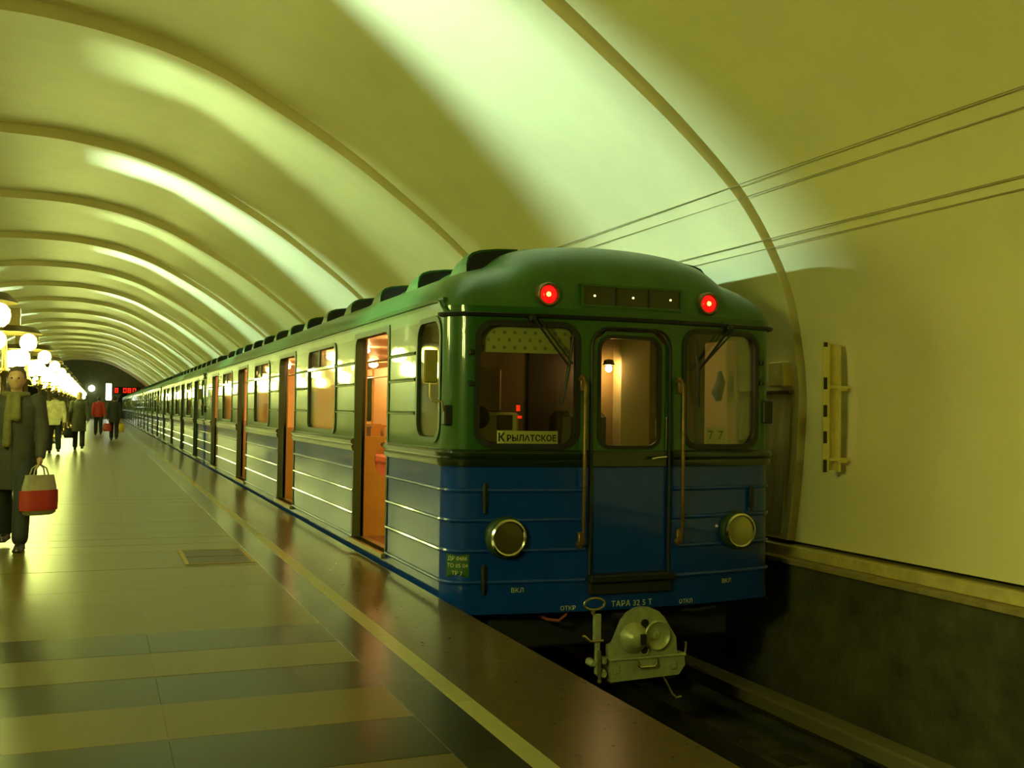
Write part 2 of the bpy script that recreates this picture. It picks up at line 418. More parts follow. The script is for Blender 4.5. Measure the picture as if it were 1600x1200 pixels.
# ------------------------------------------------------------------ track
TXC = 3.65; RAILZ = -1.10
def rail_bm():
    bm = bmesh.new(); prof = [(-.075, -.16), (.075, -.16), (.075, -.145), (.012, -.125), (.012, -.045), (.036, -.035), (.036, -.004), (.03, 0), (-.03, 0), (-.036, -.004), (-.036, -.035), (-.012, -.045), (-.012, -.125), (-.075, -.145)]
    a = [bm.verts.new((x, 0, z)) for x, z in prof]; b = [bm.verts.new((x, Y_END-Y_START, z)) for x, z in prof]
    n = len(prof)
    for i in range(n): bm.faces.new((a[i], a[(i+1) % n], b[(i+1) % n], b[i]))
    bm.faces.new(a); bm.faces.new(b); return bm
tracks = []
for nm, cx in (('right', TXC), ('left', 2*XC-TXC)):
    r1 = tag(finish('running_rail', rail_bm(), 'rail', loc=(cx-.78, Y_START, RAILZ)), 'steel running rail nearer the platform %s' % ('under the metro train' if nm == 'right' else 'on the empty far track'), 'rail', 'running rails')
    r2 = tag(link_copy(r1, None, (cx+.78, Y_START, RAILZ)), 'steel running rail nearer the wall %s' % ('under the metro train' if nm == 'right' else 'on the empty far track'), 'rail', 'running rails')
    s = 1 if nm == 'right' else -1
    tr = tag(empty('third_rail', (cx+s*1.45, Y_START, RAILZ-.15)), 'dusty covered conductor rail along the foot of the %s' % ('dark wall beside the train' if nm == 'right' else 'wall across the empty far track'), 'rail', 'conductor rails')
    bm = bmesh.new(); bx(bm, -.09, .09, 0, L, .27, .31, .01); bx(bm, -.11, -.08, 0, L, .20, .30, .005); bx(bm, .08, .11, 0, L, .20, .30, .005); finish('cover', bm, 'cover', tr)
    bm = bmesh.new(); bx(bm, -.035, .035, 0, L, .14, .24, .006); finish('conductor', bm, 'rail', tr)
    bm = bmesh.new(); y = .5
    while y < L: bx(bm, -.10, .10, y, y+.12, 0, .14); y += 2.6
    o = finish('bracket', bm, 'under', tr); o['kind'] = 'stuff'
bm = bmesh.new()
bx(bm, -1.3, 1.3, 0, .25, -.05, .03, .01); me = bm
slp = finish('sleepers', bm, 'sleeper'); sme = slp.data; bpy.data.objects.remove(slp)
y = -1.0; k = 0
while y < 14:
    o = bpy.data.objects.new('sleeper', sme); COL.objects.link(o); o.location = (TXC, y, -1.291)
    wh = 'in the open pit in front of the train' if y < 6.6 else 'in the dark under the train'
    if 5.3 < y < 6.6: wh = 'under the coupler, %s in front of the cab' % ('first' if y > 5.9 else 'second')
    tag(o, 'dark timber sleeper %s' % wh, 'sleeper', 'sleepers in the open pit' if y < 6.6 else 'sleepers under the train'); y += .62

# ------------------------------------------------------------------ metro train
HW, RC, BUL = 1.365, .19, .12
CARL, PITCH = 17.72, 18.06
ZR = 1.10
YF = 6.965
def front_path():
    P = []
    for k in range(13):
        a = PI/2*k/12; P.append((-1.175-RC*math.cos(a), RC-RC*math.sin(a)))
    # blend to the bulged face
    n = 40
    for k in range(1, n):
        x = -1.175+2.35*k/n; P.append((x, 0))
    for k in range(13):
        a = PI/2*(1-k/12); P.append((1.175+RC*math.cos(a), RC-RC*math.sin(a)))
    out = []
    for x, y in P:
        if abs(x) <= 1.175: y -= BUL*(1-(x/1.175)**2)
        out.append(Vector((x, y)))
    return out
FP = front_path(); FS = [0.0]
for a, b in zip(FP, FP[1:]): FS.append(FS[-1]+(b-a).length)
def at_s(s):
    s = max(0, min(FS[-1], s)); lo = 0
    for i in range(len(FS)-1):
        if FS[i] <= s <= FS[i+1]: lo = i; break
    t = (s-FS[lo])/(FS[lo+1]-FS[lo]); p = FP[lo].lerp(FP[lo+1], t)
    d = (FP[min(lo+2, len(FP)-1)]-FP[max(0, lo-1)]).normalized()
    return p, Vector((-d.y, d.x))      # inward normal (+y at the face)
def s_of_x(x):
    for i in range(len(FP)-1):
        if FP[i].x <= x <= FP[i+1].x: return FS[i]+(x-FP[i].x)/(FP[i+1].x-FP[i].x)*(FS[i+1]-FS[i])
    return 0 if x < 0 else FS[-1]
def ffn(s, z, off=0.0):
    p, n = at_s(s); return (p.x-n.x*off, p.y-n.y*off, z+ZR), (n.x, n.y, 0)
def fx(x, z, off=0.0):
    return ffn(s_of_x(x), z, off)[0]
def sxs(poly): return [(s_of_x(x), z) for x, z in poly]
def shift(bm):
    for v in bm.verts: v.co.z += ZR
    return bm
car = tag(empty('metro_car', (TXC, YF, -ZR)), 'green over blue metro car nearest the viewer, with headlights and red tail lamps lit', 'metro car', 'metro cars of the train')
def part(name, bm, m, parent=None, smooth=False): return finish(name, bm, m, parent or car, smooth)
ZB = -.125; ZG = 1.995; ZS = 2.10; ZM = .965
WINF = [(-1.165, -.435), (.455, 1.165)]; WZ = (1.06, 1.935)
DX, DZ0, DZ1 = .325, .13, 1.925
# --- cab front skin
holes = [sxs(rrect(a, b, WZ[0], WZ[1], .12, 6)) for a, b in WINF]+[sxs([(-DX, ZM), (DX, ZM), (DX, DZ1-.13)]+[(DX-.13+.13*math.cos(t), DZ1-.13+.13*math.sin(t)) for t in (.4, .8, 1.2, PI/2)]+[(-DX+.13-.13*math.sin(t), DZ1-.13+.13*math.cos(t)) for t in (0, .4, .8, 1.2, PI/2)])]
d0, d1 = s_of_x(-DX), s_of_x(DX); SE = FS[-1]
# outline with a notch for the door (door hole reaches the lower border)
up_out = [(0, ZM)]+[(s, ZM) for s in FS[1:] if s < d0-.01]+holes[2][0:1]+list(reversed(holes[2][1:]))+[(holes[2][1][0], ZM)]
notch = [(d0, ZM)]+[(d0, DZ1-.13)]+[(s_of_x(-DX+.13-.13*math.cos(t)), DZ1-.13+.13*math.sin(t)) for t in (.4, .8, 1.2, PI/2)]+[(s_of_x(DX-.13+.13*math.cos(t)), DZ1-.13+.13*math.sin(t)) for t in (PI/2, 1.2, .8, .4)]+[(d1, DZ1-.13), (d1, ZM)]
up_out = [(s, ZM) for s in FS if s < d0-.01]+notch+[(s, ZM) for s in FS if s > d1+.01]+[(s, ZG+.06) for s in reversed(FS)]
bm = bmesh.new(); sheet(bm, up_out, holes[:2], ffn, .035, .09); part('front_upper_panel', bm, 'green', smooth=True)
notch = [(d0, ZM), (d0, DZ0), (d1, DZ0), (d1, ZM)]
lo_out = [(s, ZB) for s in FS]+[(s, ZM-.002) for s in reversed(FS) if s > d1+.01]+list(reversed(notch))+[(s, ZM-.002) for s in reversed(FS) if s < d0-.01]
bm = bmesh.new(); sheet(bm, lo_out, [], ffn, .035, .09); part('front_lower_panel', bm, 'blue', smooth=True)
# --- end door
dfn = lambda x, z: ((x, -BUL+.030, z+ZR), (0, 1, 0))
dr = empty('end_door', (0, 0, 0), parent=car)
bm = bmesh.new(); sheet(bm, [(-.31, .965), (.31, .965), (.31, 1.80), (.20, 1.905), (-.20, 1.905), (-.31, 1.80)], [rrect(-.245, .245, 1.06, 1.86, .09, 5)], dfn, .035); part('door_upper_panel', bm, 'green', dr)
bm = bmesh.new(); sheet(bm, [(-.31, .14), (.31, .14), (.31, .963), (-.31, .963)], [], dfn, .035)
part('door_lower_panel', bm, 'blue', dr)
def frame_sheet(outer, inner, fn, th, name, m, par, off):
    bm = bmesh.new(); sheet(bm, outer, [inner], lambda u, v: (Vector(fn(u, v)[0])-Vector(fn(u, v)[1])*off, fn(u, v)[1]), th); return part(name, bm, m, par, smooth=True)
frame_sheet(rrect(-.265, .265, 1.04, 1.88, .105, 6), rrect(-.238, .238, 1.067, 1.853, .085, 6), dfn, .03, 'window_gasket', 'rubber', dr, .008)
bm = bmesh.new(); sheet(bm, rrect(-.243, .243, 1.062, 1.858, .088, 6), [], lambda u, v: ((u, -BUL+.045, v+ZR), (0, 1, 0)), .006); part('window_pane', bm, 'frontglass', dr)
bm = bmesh.new(); tube(bm, [(.275, -BUL+.03, .985+ZR), (.275, -BUL-.03, .985+ZR), (.20, -BUL-.04, .98+ZR), (.155, -BUL-.035, .972+ZR)], .011, 8); part('door_handle', bm, 'chrome', dr, True)
frame_sheet([(-.37, .10), (.37, .10), (.37, 1.83), (.24, 1.965), (-.24, 1.965), (-.37, 1.83)], [(-.322, .135), (.322, .135), (.322, 1.80), (.20, 1.922), (-.20, 1.922), (-.322, 1.80)], lambda u, v: (fx(u, v), (0, 1, 0)), .03, 'door_surround', 'rubber', car, .006) if False else None
bm = bmesh.new()
arch = [(-DX, .14), (-DX, 1.79)]+[(-DX+.13-.13*math.cos(t), DZ1-.13+.13*math.sin(t)) for t in (.4, .8, 1.2, PI/2)]+[(DX-.13+.13*math.cos(t), DZ1-.13+.13*math.sin(t)) for t in (PI/2, 1.2, .8, .4)]+[(DX, 1.79), (DX, .14)]
tube(bm, [Vector(fx(x, z, .004)) for x, z in arch], .013, 6); part('door_surround', bm, 'rubber', None, True)
# --- windscreens: gasket, pane; wipers
for k, (a, b) in enumerate(WINF):
    bm = bmesh.new(); o = sxs(rrect(a-.022, b+.022, WZ[0]-.022, WZ[1]+.022, .14, 7)); i = sxs(rrect(a+.018, b-.018, WZ[0]+.018, WZ[1]-.018, .105, 7))
    sheet(bm, o, [i], lambda s, z: ffn(s, z, .012), .04); g = part('windscreen_gasket', bm, 'rubber', None, True)
    bm = bmesh.new(); sheet(bm, sxs(rrect(a+.003, b-.003, WZ[0]+.003, WZ[1]-.003, .12, 7)), [], lambda s, z: ffn(s, z, -.012), .006, .12)
    p_ = part('windscreen', bm, 'frontglass', None, True)
def wiper(x0, z0, x1, z1, zb0, zb1, xb0, xb1):
    bm = bmesh.new(); a = Vector(fx(x0, z0, .01)); b = Vector(fx(x1, z1, .035))
    tube(bm, [a-Vector((0, -.03, 0)), a-Vector((0, .035, 0)), b], .010, 6)
    tube(bm, [a+Vector((.05, -.03, -.01)), b+Vector((.02, 0, .03))], .007, 6)
    lathe(bm, [(.03, -.01), (.03, .03), (.015, .045)], 'y-', a, 10)
    part('wiper_arm', bm, 'rubber')
    bm = bmesh.new(); p0 = Vector(fx(xb0, zb0, .022)); p1 = Vector(fx(xb1, zb1, .022)); mid = (p0+p1)/2
    tube(bm, [p0, mid-Vector((0, .012, 0)), p1], [.007, .013, .007], 6); part('wiper_blade', bm, 'rubber')
wiper(-.785, 1.975, -.50, 1.625, 1.87, 1.36, -.475, -.555)
wiper(.86, 1.975, .555, 1.625, 1.86, 1.36, .545, .575)
# --- swept strips round the front and down the side
def strip_path(z, off, y_end=.0): return [ffn(s, z, off)[0] for s in FS]
def sweep(bm, path, prof):
    """prof: list of (out, dz) polygon, path of (x,y,z) with normals from neighbours in plan"""
    rings = []; n = len(path)
    for i in range(n):
        a = Vector(path[max(0, i-1)]); b = Vector(path[min(n-1, i+1)]); d = (b-a); d.z = 0; d.normalize(); nr = Vector((d.y, -d.x, 0))
        rings.append([bm.verts.new(Vector(path[i])+nr*o+Vector((0, 0, dz))) for o, dz in prof])
    m = len(prof)
    for a, b in zip(rings, rings[1:]):
        for k in range(m): bm.faces.new((a[k], a[(k+1) % m], b[(k+1) % m], b[k]))
    bm.faces.new(rings[0]); bm.faces.new(rings[-1])
def fr_path(z, s0=0, s1=None):
    s1 = SE if s1 is None else s1; ss_ = [s0]+[s for s in FS if s0 < s < s1]+[s1]
    return [ffn(s, z)[0] for s in ss_]
half_round = lambda r, d: [(0, -r), (d*.7, -r*.7), (d, 0), (d*.7, r*.7), (0, r), (-.01, 0)]
dl, dr_ = s_of_x(-.345), s_of_x(.345)
for nm, z, prof, m in (('belt_rail', .975, [(0, -.065), (.018, -.06), (.03, -.03), (.03, -.012), (.018, -.004), (.036, .012), (.04, .035), (.02, .055), (0, .06), (-.01, 0)], 'beltm'),):
    for a, b in ((0, dl), (dr_, SE)):
        bm = bmesh.new(); sweep(bm, fr_path(z, a, b), prof); part(nm, bm, m, None, True)
bm = bmesh.new(); bx(bm, -.31, .31, -BUL+.012, -BUL+.034, .91+ZR, 1.03+ZR, .006); part('door_band', bm, 'beltm', dr)
RZ = (.745, .535, .32, .10)
for z in RZ:
    for a, b in ((0, s_of_x(-.36)), (s_of_x(.36), SE)):
        bm = bmesh.new(); sweep(bm, fr_path(z, a, b), half_round(.017, .016)); part('front_rib', bm, 'blue', None, True)
bm = bmesh.new(); sweep(bm, fr_path(ZG, 0, SE), [(0, -.02), (.035, -.014), (.045, .006), (.035, .012), (.02, .0), (-.01, .012)]); part('front_gutter', bm, 'rubber', None, True)
# step under the end door
st = empty('door_step', (0, 0, 0), parent=car)
bm = bmesh.new(); bx(bm, -.345, .345, -BUL-.07, -BUL+.05, .085+ZR, .135+ZR, .008); part('tread', bm, 'rubber', st)
bm = bmesh.new(); bx(bm, -.335, .335, -BUL-.03, -BUL+.05, -.005+ZR, .083+ZR, .006); part('riser', bm, 'under', st)
# --- handrails beside the end door
for s in (-1, 1):
    x = .405*s
    h_ = empty('handrail', (0, 0, 0), parent=car)
    a = Vector(fx(x, 1.52)); b = Vector(fx(x, .385))
    bm = bmesh.new(); o = Vector((0, -.075, 0)); tube(bm, [a+Vector((-.01, .01, .03)), a+Vector((-.008, -.055, .03)), a+o, (a+b)/2+o, b+o, b+Vector((0, -.055, -.03)), b+Vector((0, .01, -.03))], .0135, 10); part('bar', bm, 'brass', h_, True)
    for q in (a, b):
        bm = bmesh.new(); lathe(bm, [(.028, -.005), (.028, .012), (.016, .03)], 'y-', q+Vector((0, 0, .03 if q is a else -.03)), 12); bx(bm, q.x-.016, q.x+.016, q.y-.03, q.y+.01, q.z-.06, q.z+.06, .006); part('foot', bm, 'brass', h_, True)
# --- headlights
for s in (-1, 1):
    hl = empty('headlight', (0, 0, 0), parent=car); c = Vector(fx(.955*s, .417))
    bm = bmesh.new(); lathe(bm, [(.145, -.03), (.15, .02), (.142, .05), (.128, .065)], 'y-', c, 32); part('housing', bm, 'jamb', hl, True)
    bm = bmesh.new()
    lathe(bm, [(.118, .055), (.132, .060), (.134, .085), (.120, .094), (.110, .088), (.110, .075)], 'y-', c, 32); part('rim', bm, 'chrome', hl, True)
    bm = bmesh.new(); lathe(bm, [(.111, .084), (.104, .066), (.085, .045), (.06, .03), (.03, .018), (.018, .016)], 'y-', c, 32); part('reflector', bm, 'lens', hl, True)
    bm = bmesh.new(); ball(bm, c+Vector((0, -.036, 0)), .022, 2); part('bulb', bm, 'chrome', hl, True)
    bm = bmesh.new(); lathe(bm, [(.112, .084), (.09, .094), (.05, .103), (.012, .106)], 'y-', c, 28); part('glass', bm, 'headglass', hl, True)
# --- roof with rounded forehead
half_roof = [(1.365, 1.97), (1.365, 2.06), (1.362, 2.115), (1.345, 2.17), (1.30, 2.235), (1.22, 2.30), (1.12, 2.35), (1.02, 2.378), (.945, 2.398), (.90, 2.422), (.86, 2.458), (.79, 2.505), (.70, 2.538), (.58, 2.564), (.4, 2.585), (.2, 2.597), (0, 2.60)]
cr = catmull(half_roof, 2); rp = [Vector((-p.x, p.y)) for p in cr]+[Vector((p.x, p.y)) for p in reversed(cr[:-1])]
def plan_y(x):
    x = max(-1.3649, min(1.3649, x))
    return fx(x, 0)[1]
bm = bmesh.new(); Dg = .75
ds = [0, .008, .02, .04, .065, .10, .15, .21, .29, .38, .48, .60, .75]
rows = []
for d in ds:
    t = min(1, d/Dg); g = (1-(1-t)**2.6)**(1/2.6); row = []
    for p in rp:
        y = plan_y(p.x)*(1-t*.0)+d
        row.append(bm.verts.new((p.x, y, ZG-.02+(p.y-1.97)*g+ZR)))
    rows.append(row)
yend = CARL
rows.append([bm.verts.new((p.x, yend-.12, p.y+ZR+.005)) for p in rp]); rows.append([bm.verts.new((p.x*.985, yend, (p.y-.02)+ZR)) for p in rp])
for a, b in zip(rows, rows[1:]):
    for i in range(len(rp)-1): bm.faces.new((a[i], a[i+1], b[i+1], b[i]))
bm.faces.new(rows[-1])
bmesh.ops.remove_doubles(bm, verts=bm.verts[:], dist=.0004)
part('roof', bm, 'roof', None, True)
# --- tail lamps and route box on the forehead
def forehead(x, z):
    """point on the forehead at x, z"""
    best = None
    C = None
    for a, b in zip(rp, rp[1:]):
        if a.x <= x <= b.x and b.x-a.x > 1e-6: C = a.y+(b.y-a.y)*(x-a.x)/(b.x-a.x)
    g = (z-(ZG-.02))/(C-1.97); g = max(0, min(1, g)); t = 1-(1-g**2.6)**(1/2.6)
    return Vector((x, plan_y(x)+t*Dg, z+ZR))
for s in (-1, 1):
    tl = empty('tail_lamp', (0, 0, 0), parent=car); c = forehead(.665*s, 2.15)
    bm = bmesh.new(); lathe(bm, [(.088, -.10), (.088, .03), (.080, .045), (.068, .042), (.066, .028)], 'y-', c, 28); part('bezel', bm, 'brass', tl, True)
    bm = bmesh.new(); lathe(bm, [(.066, .026), (.058, .042), (.040, .054), (.018, .060), (.006, .061)], 'y-', c, 28); part('lens', bm, 'redlens', tl, True)
    bm = bmesh.new(); ball(bm, c+Vector((-.012, -.052, -.002)), .020, 2); part('bulb', bm, 'redcore', tl, True)
rb = empty('route_box', (0, 0, 0), parent=car); c = forehead(0, 2.155); yb_ = c.y-.02
bm = bmesh.new(); sheet(bm, [(-.42, 2.075), (.42, 2.075), (.42, 2.24), (-.42, 2.24)], [[(-.40, 2.09), (.40, 2.09), (.40, 2.225), (-.40, 2.225)]], lambda u, v: ((u, yb_, v+ZR), (0, 1, 0)), .16); part('frame', bm, 'green', rb)
bm = bmesh.new(); bx(bm, -.40, .40, yb_+.012, yb_+.03, 2.09+ZR, 2.225+ZR); part('pane', bm, 'routeglass', rb)
for x in (-.315, 0, .315):
    bm = bmesh.new(); lathe(bm, [(.008, -.005), (.008, .006), (.004, .010)], 'y-', (x+.005, yb_+.012, 2.157+ZR), 12); part('bulb', bm, 'pinlamp', rb, True)
for x in (-.135, .135):
    bm = bmesh.new(); bx(bm, x-.006, x+.006, yb_+.006, yb_+.013, 2.09+ZR, 2.225+ZR); part('mullion', bm, 'rubber', rb)
# --- left and right sides
DOORS = [2.29, 6.81, 11.33, 15.85]; DWID = .61; WINS = [4.55, 9.07, 13.59]; WW = .75
segs = [(RC, DOORS[0]-DWID)]+[(DOORS[i]+DWID, DOORS[i+1]-DWID) for i in range(3)]+[(DOORS[3]+DWID, CARL)]
DT = 1.985; DS = .095
for side in (-1, 1):
    sfn = lambda y, z: ((HW*side, y, z+ZR), (-side, 0, 0))
    for k, (a, b) in enumerate(segs):
        if side > 0 and k > 0: continue
        if side > 0: b = CARL
        hs = []
        if k == 0 and side < 0: hs.append(rrect(.235, .80, 1.10, 1.985, .13, 6))
        if side < 0 and 1 <= k <= 3: hs.append(rrect(WINS[k-1]-WW, WINS[k-1]+WW, 1.083, 1.975, .09, 5))
        if side > 0: hs = [rrect(.30, .85, 1.10, 1.985, .13, 4)]+[rrect(y-WW, y+WW, 1.083, 1.975, .09, 4) for y in WINS]
        bm = bmesh.new(); sheet(bm, [(a, ZM), (b, ZM), (b, DT), (a, DT)] if not hs or True else None, hs if not (k == 0 and side < 0) else [rrect(.235, .80, 1.10, 1.97, .13, 6)], sfn, .03); part('side_upper_panel', bm, 'green')
        bm = bmesh.new(); sheet(bm, [(a, ZB), (b, ZB), (b, ZM-.002), (a, ZM-.002)], [], sfn, .03); part('side_lower_panel', bm, 'blue')
        if side < 0:
            for z in RZ:
                bm = bmesh.new(); sweep(bm, [(-HW, b-.01, z+ZR), (-HW, a+.0 if k == 0 else a+.01, z+ZR)], half_round(.015, .016)); part('side_rib', bm, 'blue', None, True)
            bm = bmesh.new(); sweep(bm, [(-HW, b, .975+ZR), (-HW, a, .975+ZR)], [(0, -.065), (.018, -.06), (.03, -.03), (.03, -.012), (.018, -.004), (.036, .012), (.04, .035), (.02, .055), (0, .06), (-.01, 0)]); part('belt_rail', bm, 'beltm', None, True)
            for z in (1.75, 1.545, 1.284):
                sp = [(a+.02, WINS[k-1]-WW-.06), (WINS[k-1]+WW+.06, b-.02)] if 1 <= k <= 3 else ([(.86, b-.02)] if k == 0 else [(a+.02, b-.1)])
                for p, q in sp:
                    bm = bmesh.new(); sweep(bm, [(-HW, q, z+ZR), (-HW, p, z+ZR)], half_round(.015, .016)); part('side_rib', bm, 'green', None, True)
    bm = bmesh.new(); sheet(bm, [(RC, DT+.002), (CARL, DT+.002), (CARL, 2.12), (RC, 2.12)], [], sfn, .03); part('cant_rail', bm, 'green')
    if side < 0:
        for y in DOORS:
            bm = bmesh.new(); bx(bm, -HW, -HW+.03, y-DWID, y+DWID, ZB+ZR, DS-.04+ZR); part('sill_panel', bm, 'blue')
        # side gutter curling down at the corner
        pth = [(-HW, CARL, 2.105+ZR), (-HW, .40, 2.105+ZR), (-HW, .26, 2.10+ZR), (-HW, .20, 2.085+ZR)]
        c_ = [ffn(s, ZG+(2.085-ZG)*(1-min(1, s/.10))**1.5, 0)[0] for s in (.02, .05, .08, .11)]
        bm = bmesh.new(); sweep(bm, pth+c_, [(0, -.014), (.026, -.012), (.036, .008), (.03, .016), (.012, .002), (-.01, .01)]); part('side_gutter', bm, 'roof', None, True)
# --- doorways (open), with frame, sill and jambs
for y in DOORS:
    dw = empty('doorway', (0, y, 0), parent=car)
    fn = lambda u, v: ((-HW-.008, u, v+ZR), (1, 0, 0))
    bm = bmesh.new(); o = [(-DWID-.035, DS-.03), (DWID+.035, DS-.03), (DWID+.035, DT+.04), (-DWID-.035, DT+.04)]
    i = [(DWID-.008, DS), (DWID-.008, DT-.09)]+[(DWID-.098+.09*math.cos(t), DT-.10+.09*math.sin(t)) for t in (.4, .8, 1.2, PI/2)]+[(-DWID+.098+.09*math.cos(t), DT-.10+.09*math.sin(t)) for t in (PI/2, 2.0, 2.4, 2.8)]+[(-DWID+.008, DT-.09), (-DWID+.008, DS)]
    sheet(bm, o, [i], fn, .075); part('door_frame', bm, 'jamb', dw)
    bm = bmesh.new(); bx(bm, -HW-.045, -HW+.14, -DWID-.02, DWID+.02, DS-.045+ZR, DS+ZR, .006); part('door_sill', bm, 'steel', dw)
# --- side windows: frame, transom bar, panes, added pleats standing in for the glass reflection
def pleat_bm(y0, y1, z0, z1, x):
    bm = bmesh.new(); n = 48; A = []; B = []
    for k in range(n+1):
        t = k/n; yy = y0+(y1-y0)*t; o = .018*math.sin(t*2*PI*9)+.006*math.sin(t*2*PI*23+1)
        A.append(bm.verts.new((x+o, yy, z0+ZR))); B.append(bm.verts.new((x+o*.8, yy, z1+ZR)))
    for k in range(n): bm.faces.new((A[k], A[k+1], B[k+1], B[k]))
    return bm
for y in WINS:
    sw = empty('side_window', (0, y, 0), parent=car)
    fn = lambda u, v: ((-HW-.012, u, v+ZR), (1, 0, 0))
    bm = bmesh.new(); sheet(bm, rrect(-WW-.03, WW+.03, 1.053, 2.0, .11, 5), [rrect(-WW+.012, WW-.012, 1.095, 1.963, .08, 5)], fn, .03); part('window_frame', bm, 'jamb', sw)
    bm = bmesh.new(); bx(bm, -HW-.016, -HW+.02, -WW+.01, WW-.01, 1.735+ZR, 1.775+ZR, .006); part('transom_bar', bm, 'green', sw)
    bm = bmesh.new(); bx(bm, -HW+.0, -HW+.02, .15, .19, 1.775+ZR, 1.965+ZR, .004); part('mullion', bm, 'jamb', sw)
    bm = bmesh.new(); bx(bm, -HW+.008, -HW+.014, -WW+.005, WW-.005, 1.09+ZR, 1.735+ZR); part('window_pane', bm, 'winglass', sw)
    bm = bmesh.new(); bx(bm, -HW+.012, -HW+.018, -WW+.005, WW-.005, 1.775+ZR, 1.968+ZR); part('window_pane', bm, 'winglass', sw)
    part('pane_reflection', pleat_bm(-WW+.0, WW-.0, 1.085, 1.76, -HW+.075), 'pane_reflection', sw, True)  # added pleated sheet imitating the ribbed reflection in the pane
cw = empty('cab_side_window', (0, 0, 0), parent=car)
fn = lambda u, v: ((-HW-.010, u, v+ZR), (1, 0, 0))
bm = bmesh.new(); sheet(bm, rrect(.205, .83, 1.07, 2.0, .15, 6), [rrect(.245, .79, 1.11, 1.96, .12, 6)], fn, .03); part('window_frame', bm, 'jamb', cw)
bm = bmesh.new(); bx(bm, -HW+.006, -HW+.012, .24, .795, 1.105+ZR, 1.965+ZR); part('window_pane', bm, 'winglass', cw)
# --- mirror by the cab side window
mr_ = empty('wing_mirror', (0, 0, 0), parent=car)
bm = bmesh.new(); bx(bm, -HW-.16, -HW-.06, .10, .125, 1.50+ZR, 1.735+ZR, .01); part('mirror_plate', bm, 'mirrorback', mr_)
bm = bmesh.new(); tube(bm, [(-HW-.11, .13, 1.60+ZR), (-HW-.11, .13, 1.40+ZR), (-HW-.09, .12, 1.375+ZR), (-HW-.03, .09, 1.37+ZR), (-HW-.02, .09, 1.30+ZR)], .009, 8); part('mirror_arm', bm, 'steel', mr_, True)
bm = bmesh.new(); q = ffn(.09, 1.27)[0]; bx(bm, q[0]-.035, q[0]+.03, q[1]-.03, q[1]+.05, 1.20+ZR, 1.345+ZR, .01); part('mirror_mount', bm, 'rubber', mr_)
# --- rear end, underframe, wheels
bm = bmesh.new(); bx(bm, -HW+.02, HW-.02, CARL-.05, CARL-.01, ZB+ZR, 2.08+ZR, .01); part('rear_bulkhead', bm, 'green')
bm = bmesh.new()
for z in (-.20,): bx(bm, -1.28, 1.28, .35, CARL-.2, z+ZR, -.11+ZR, .01)
for k in range(5): bx(bm, -1.2, -.35, 5.2+1.7*k, 6.5+1.7*k, -.75+ZR, -.2+ZR, .03); bx(bm, .35, 1.2, 5.4+1.7*k, 6.6+1.7*k, -.72+ZR, -.2+ZR, .03)
part('underframe', bm, 'under')
for y in (2.6, CARL-2.6):
    bg = empty('bogie', (0, y, 0), parent=car)
    bm = bmesh.new()
    for s in (-1, 1): bx(bm, s*1.0-.08, s*1.0+.08, -1.4, 1.4, .35, .60, .03)
    bx(bm, -1.0, 1.0, -.2, .2, .38, .62, .03); part('bogie_frame', bm, 'under', bg)
    for yy in (-1.05, 1.05):
        for s in (-1, 1):
            bm = bmesh.new(); lathe(bm, [(.07, -.09), (.394, -.07), (.396, -.06), (.390, .0), (.385, .06), (.10, .07)], 'x-', (s*.78, yy, .40), 24)
            if s > 0:
                for v in bm.verts: v.co.x = 1.56-v.co.x
            part('wheel', bm, 'rail', bg, True)
# --- front underside: dark apron, coupler, lever, hose
bm = bmesh.new(); bx(bm, -1.0, 1.0, .12, .30, -.42+ZR, -.12+ZR, .02); part('headstock', bm, 'under')
cp = empty('coupler', (0, -.35, 0), parent=car)
bm = bmesh.new(); bx(bm, -.09, .09, .04, .8, -.33+ZR, -.17+ZR, .02); part('drawbar', bm, 'under', cp)
face = [(-.275, -.415), (.27, -.415), (.262, -.30), (.225, -.245), (.165, -.155), (.12, -.11), (.06, -.083), (0, -.075), (-.06, -.083), (-.12, -.115), (-.165, -.165), (-.205, -.255), (-.235, -.315), (-.275, -.33)]
bm = bmesh.new(); sheet(bm, face, [], lambda u, v: ((u, -.0, v+ZR), (0, 1, 0)), .06)
bmesh.ops.bevel(bm, geom=[e for e in bm.edges if len(e.link_faces) == 2 and e.calc_face_angle(0) > 1.2], offset=.006, segments=2, affect='EDGES')
part('coupler_face', bm, 'coupler', cp)
# cone (left) and cup (right)
bm = bmesh.new(); lathe(bm, [(.112, -.01), (.108, .012), (.085, .035), (.055, .07), (.035, .085)], 'y-', (-.085, 0, -.285+ZR), 32); part('coupler_cone', bm, 'coupler', cp, True)
bm = bmesh.new(); lathe(bm, [(.100, -.005), (.106, .026), (.098, .032), (.090, .024), (.072, .010), (.045, .004), (.02, .003)], 'y-', (.095, 0, -.275+ZR), 32); part('coupler_cup', bm, 'coupler', cp, True)
bm = bmesh.new(); bx(bm, .075, .118, -.016, .0, -.30+ZR, -.25+ZR, .005); part('cup_latch', bm, 'coupler', cp)
bm = bmesh.new(); bx(bm, -.075, -.03, -.095, -.07, -.32+ZR, -.245+ZR, .004); part('cone_slot', bm, 'dark', cp)  # black block stands in for the shade in the square hole
for x, z, r in ((0, -.185, .026), (0.0, -.375, .034)):
    bm = bmesh.new(); lathe(bm, [(r, -.005), (r*1.15, .012), (r*.95, .016), (r*.8, .004), (r*.5, .002)], 'y-', (x, 0, z+ZR), 20); part('air_port', bm, ['coupler' if r > .03 else 'dark'], cp, True)
    bm = bmesh.new(); lathe(bm, [(r*.8, .004), (r*.75, .0065), (r*.2, .007)], 'y-', (x, 0, z+ZR), 16); part('port_hole', bm, 'dark', cp)  # black disc stands in for the shade inside the port
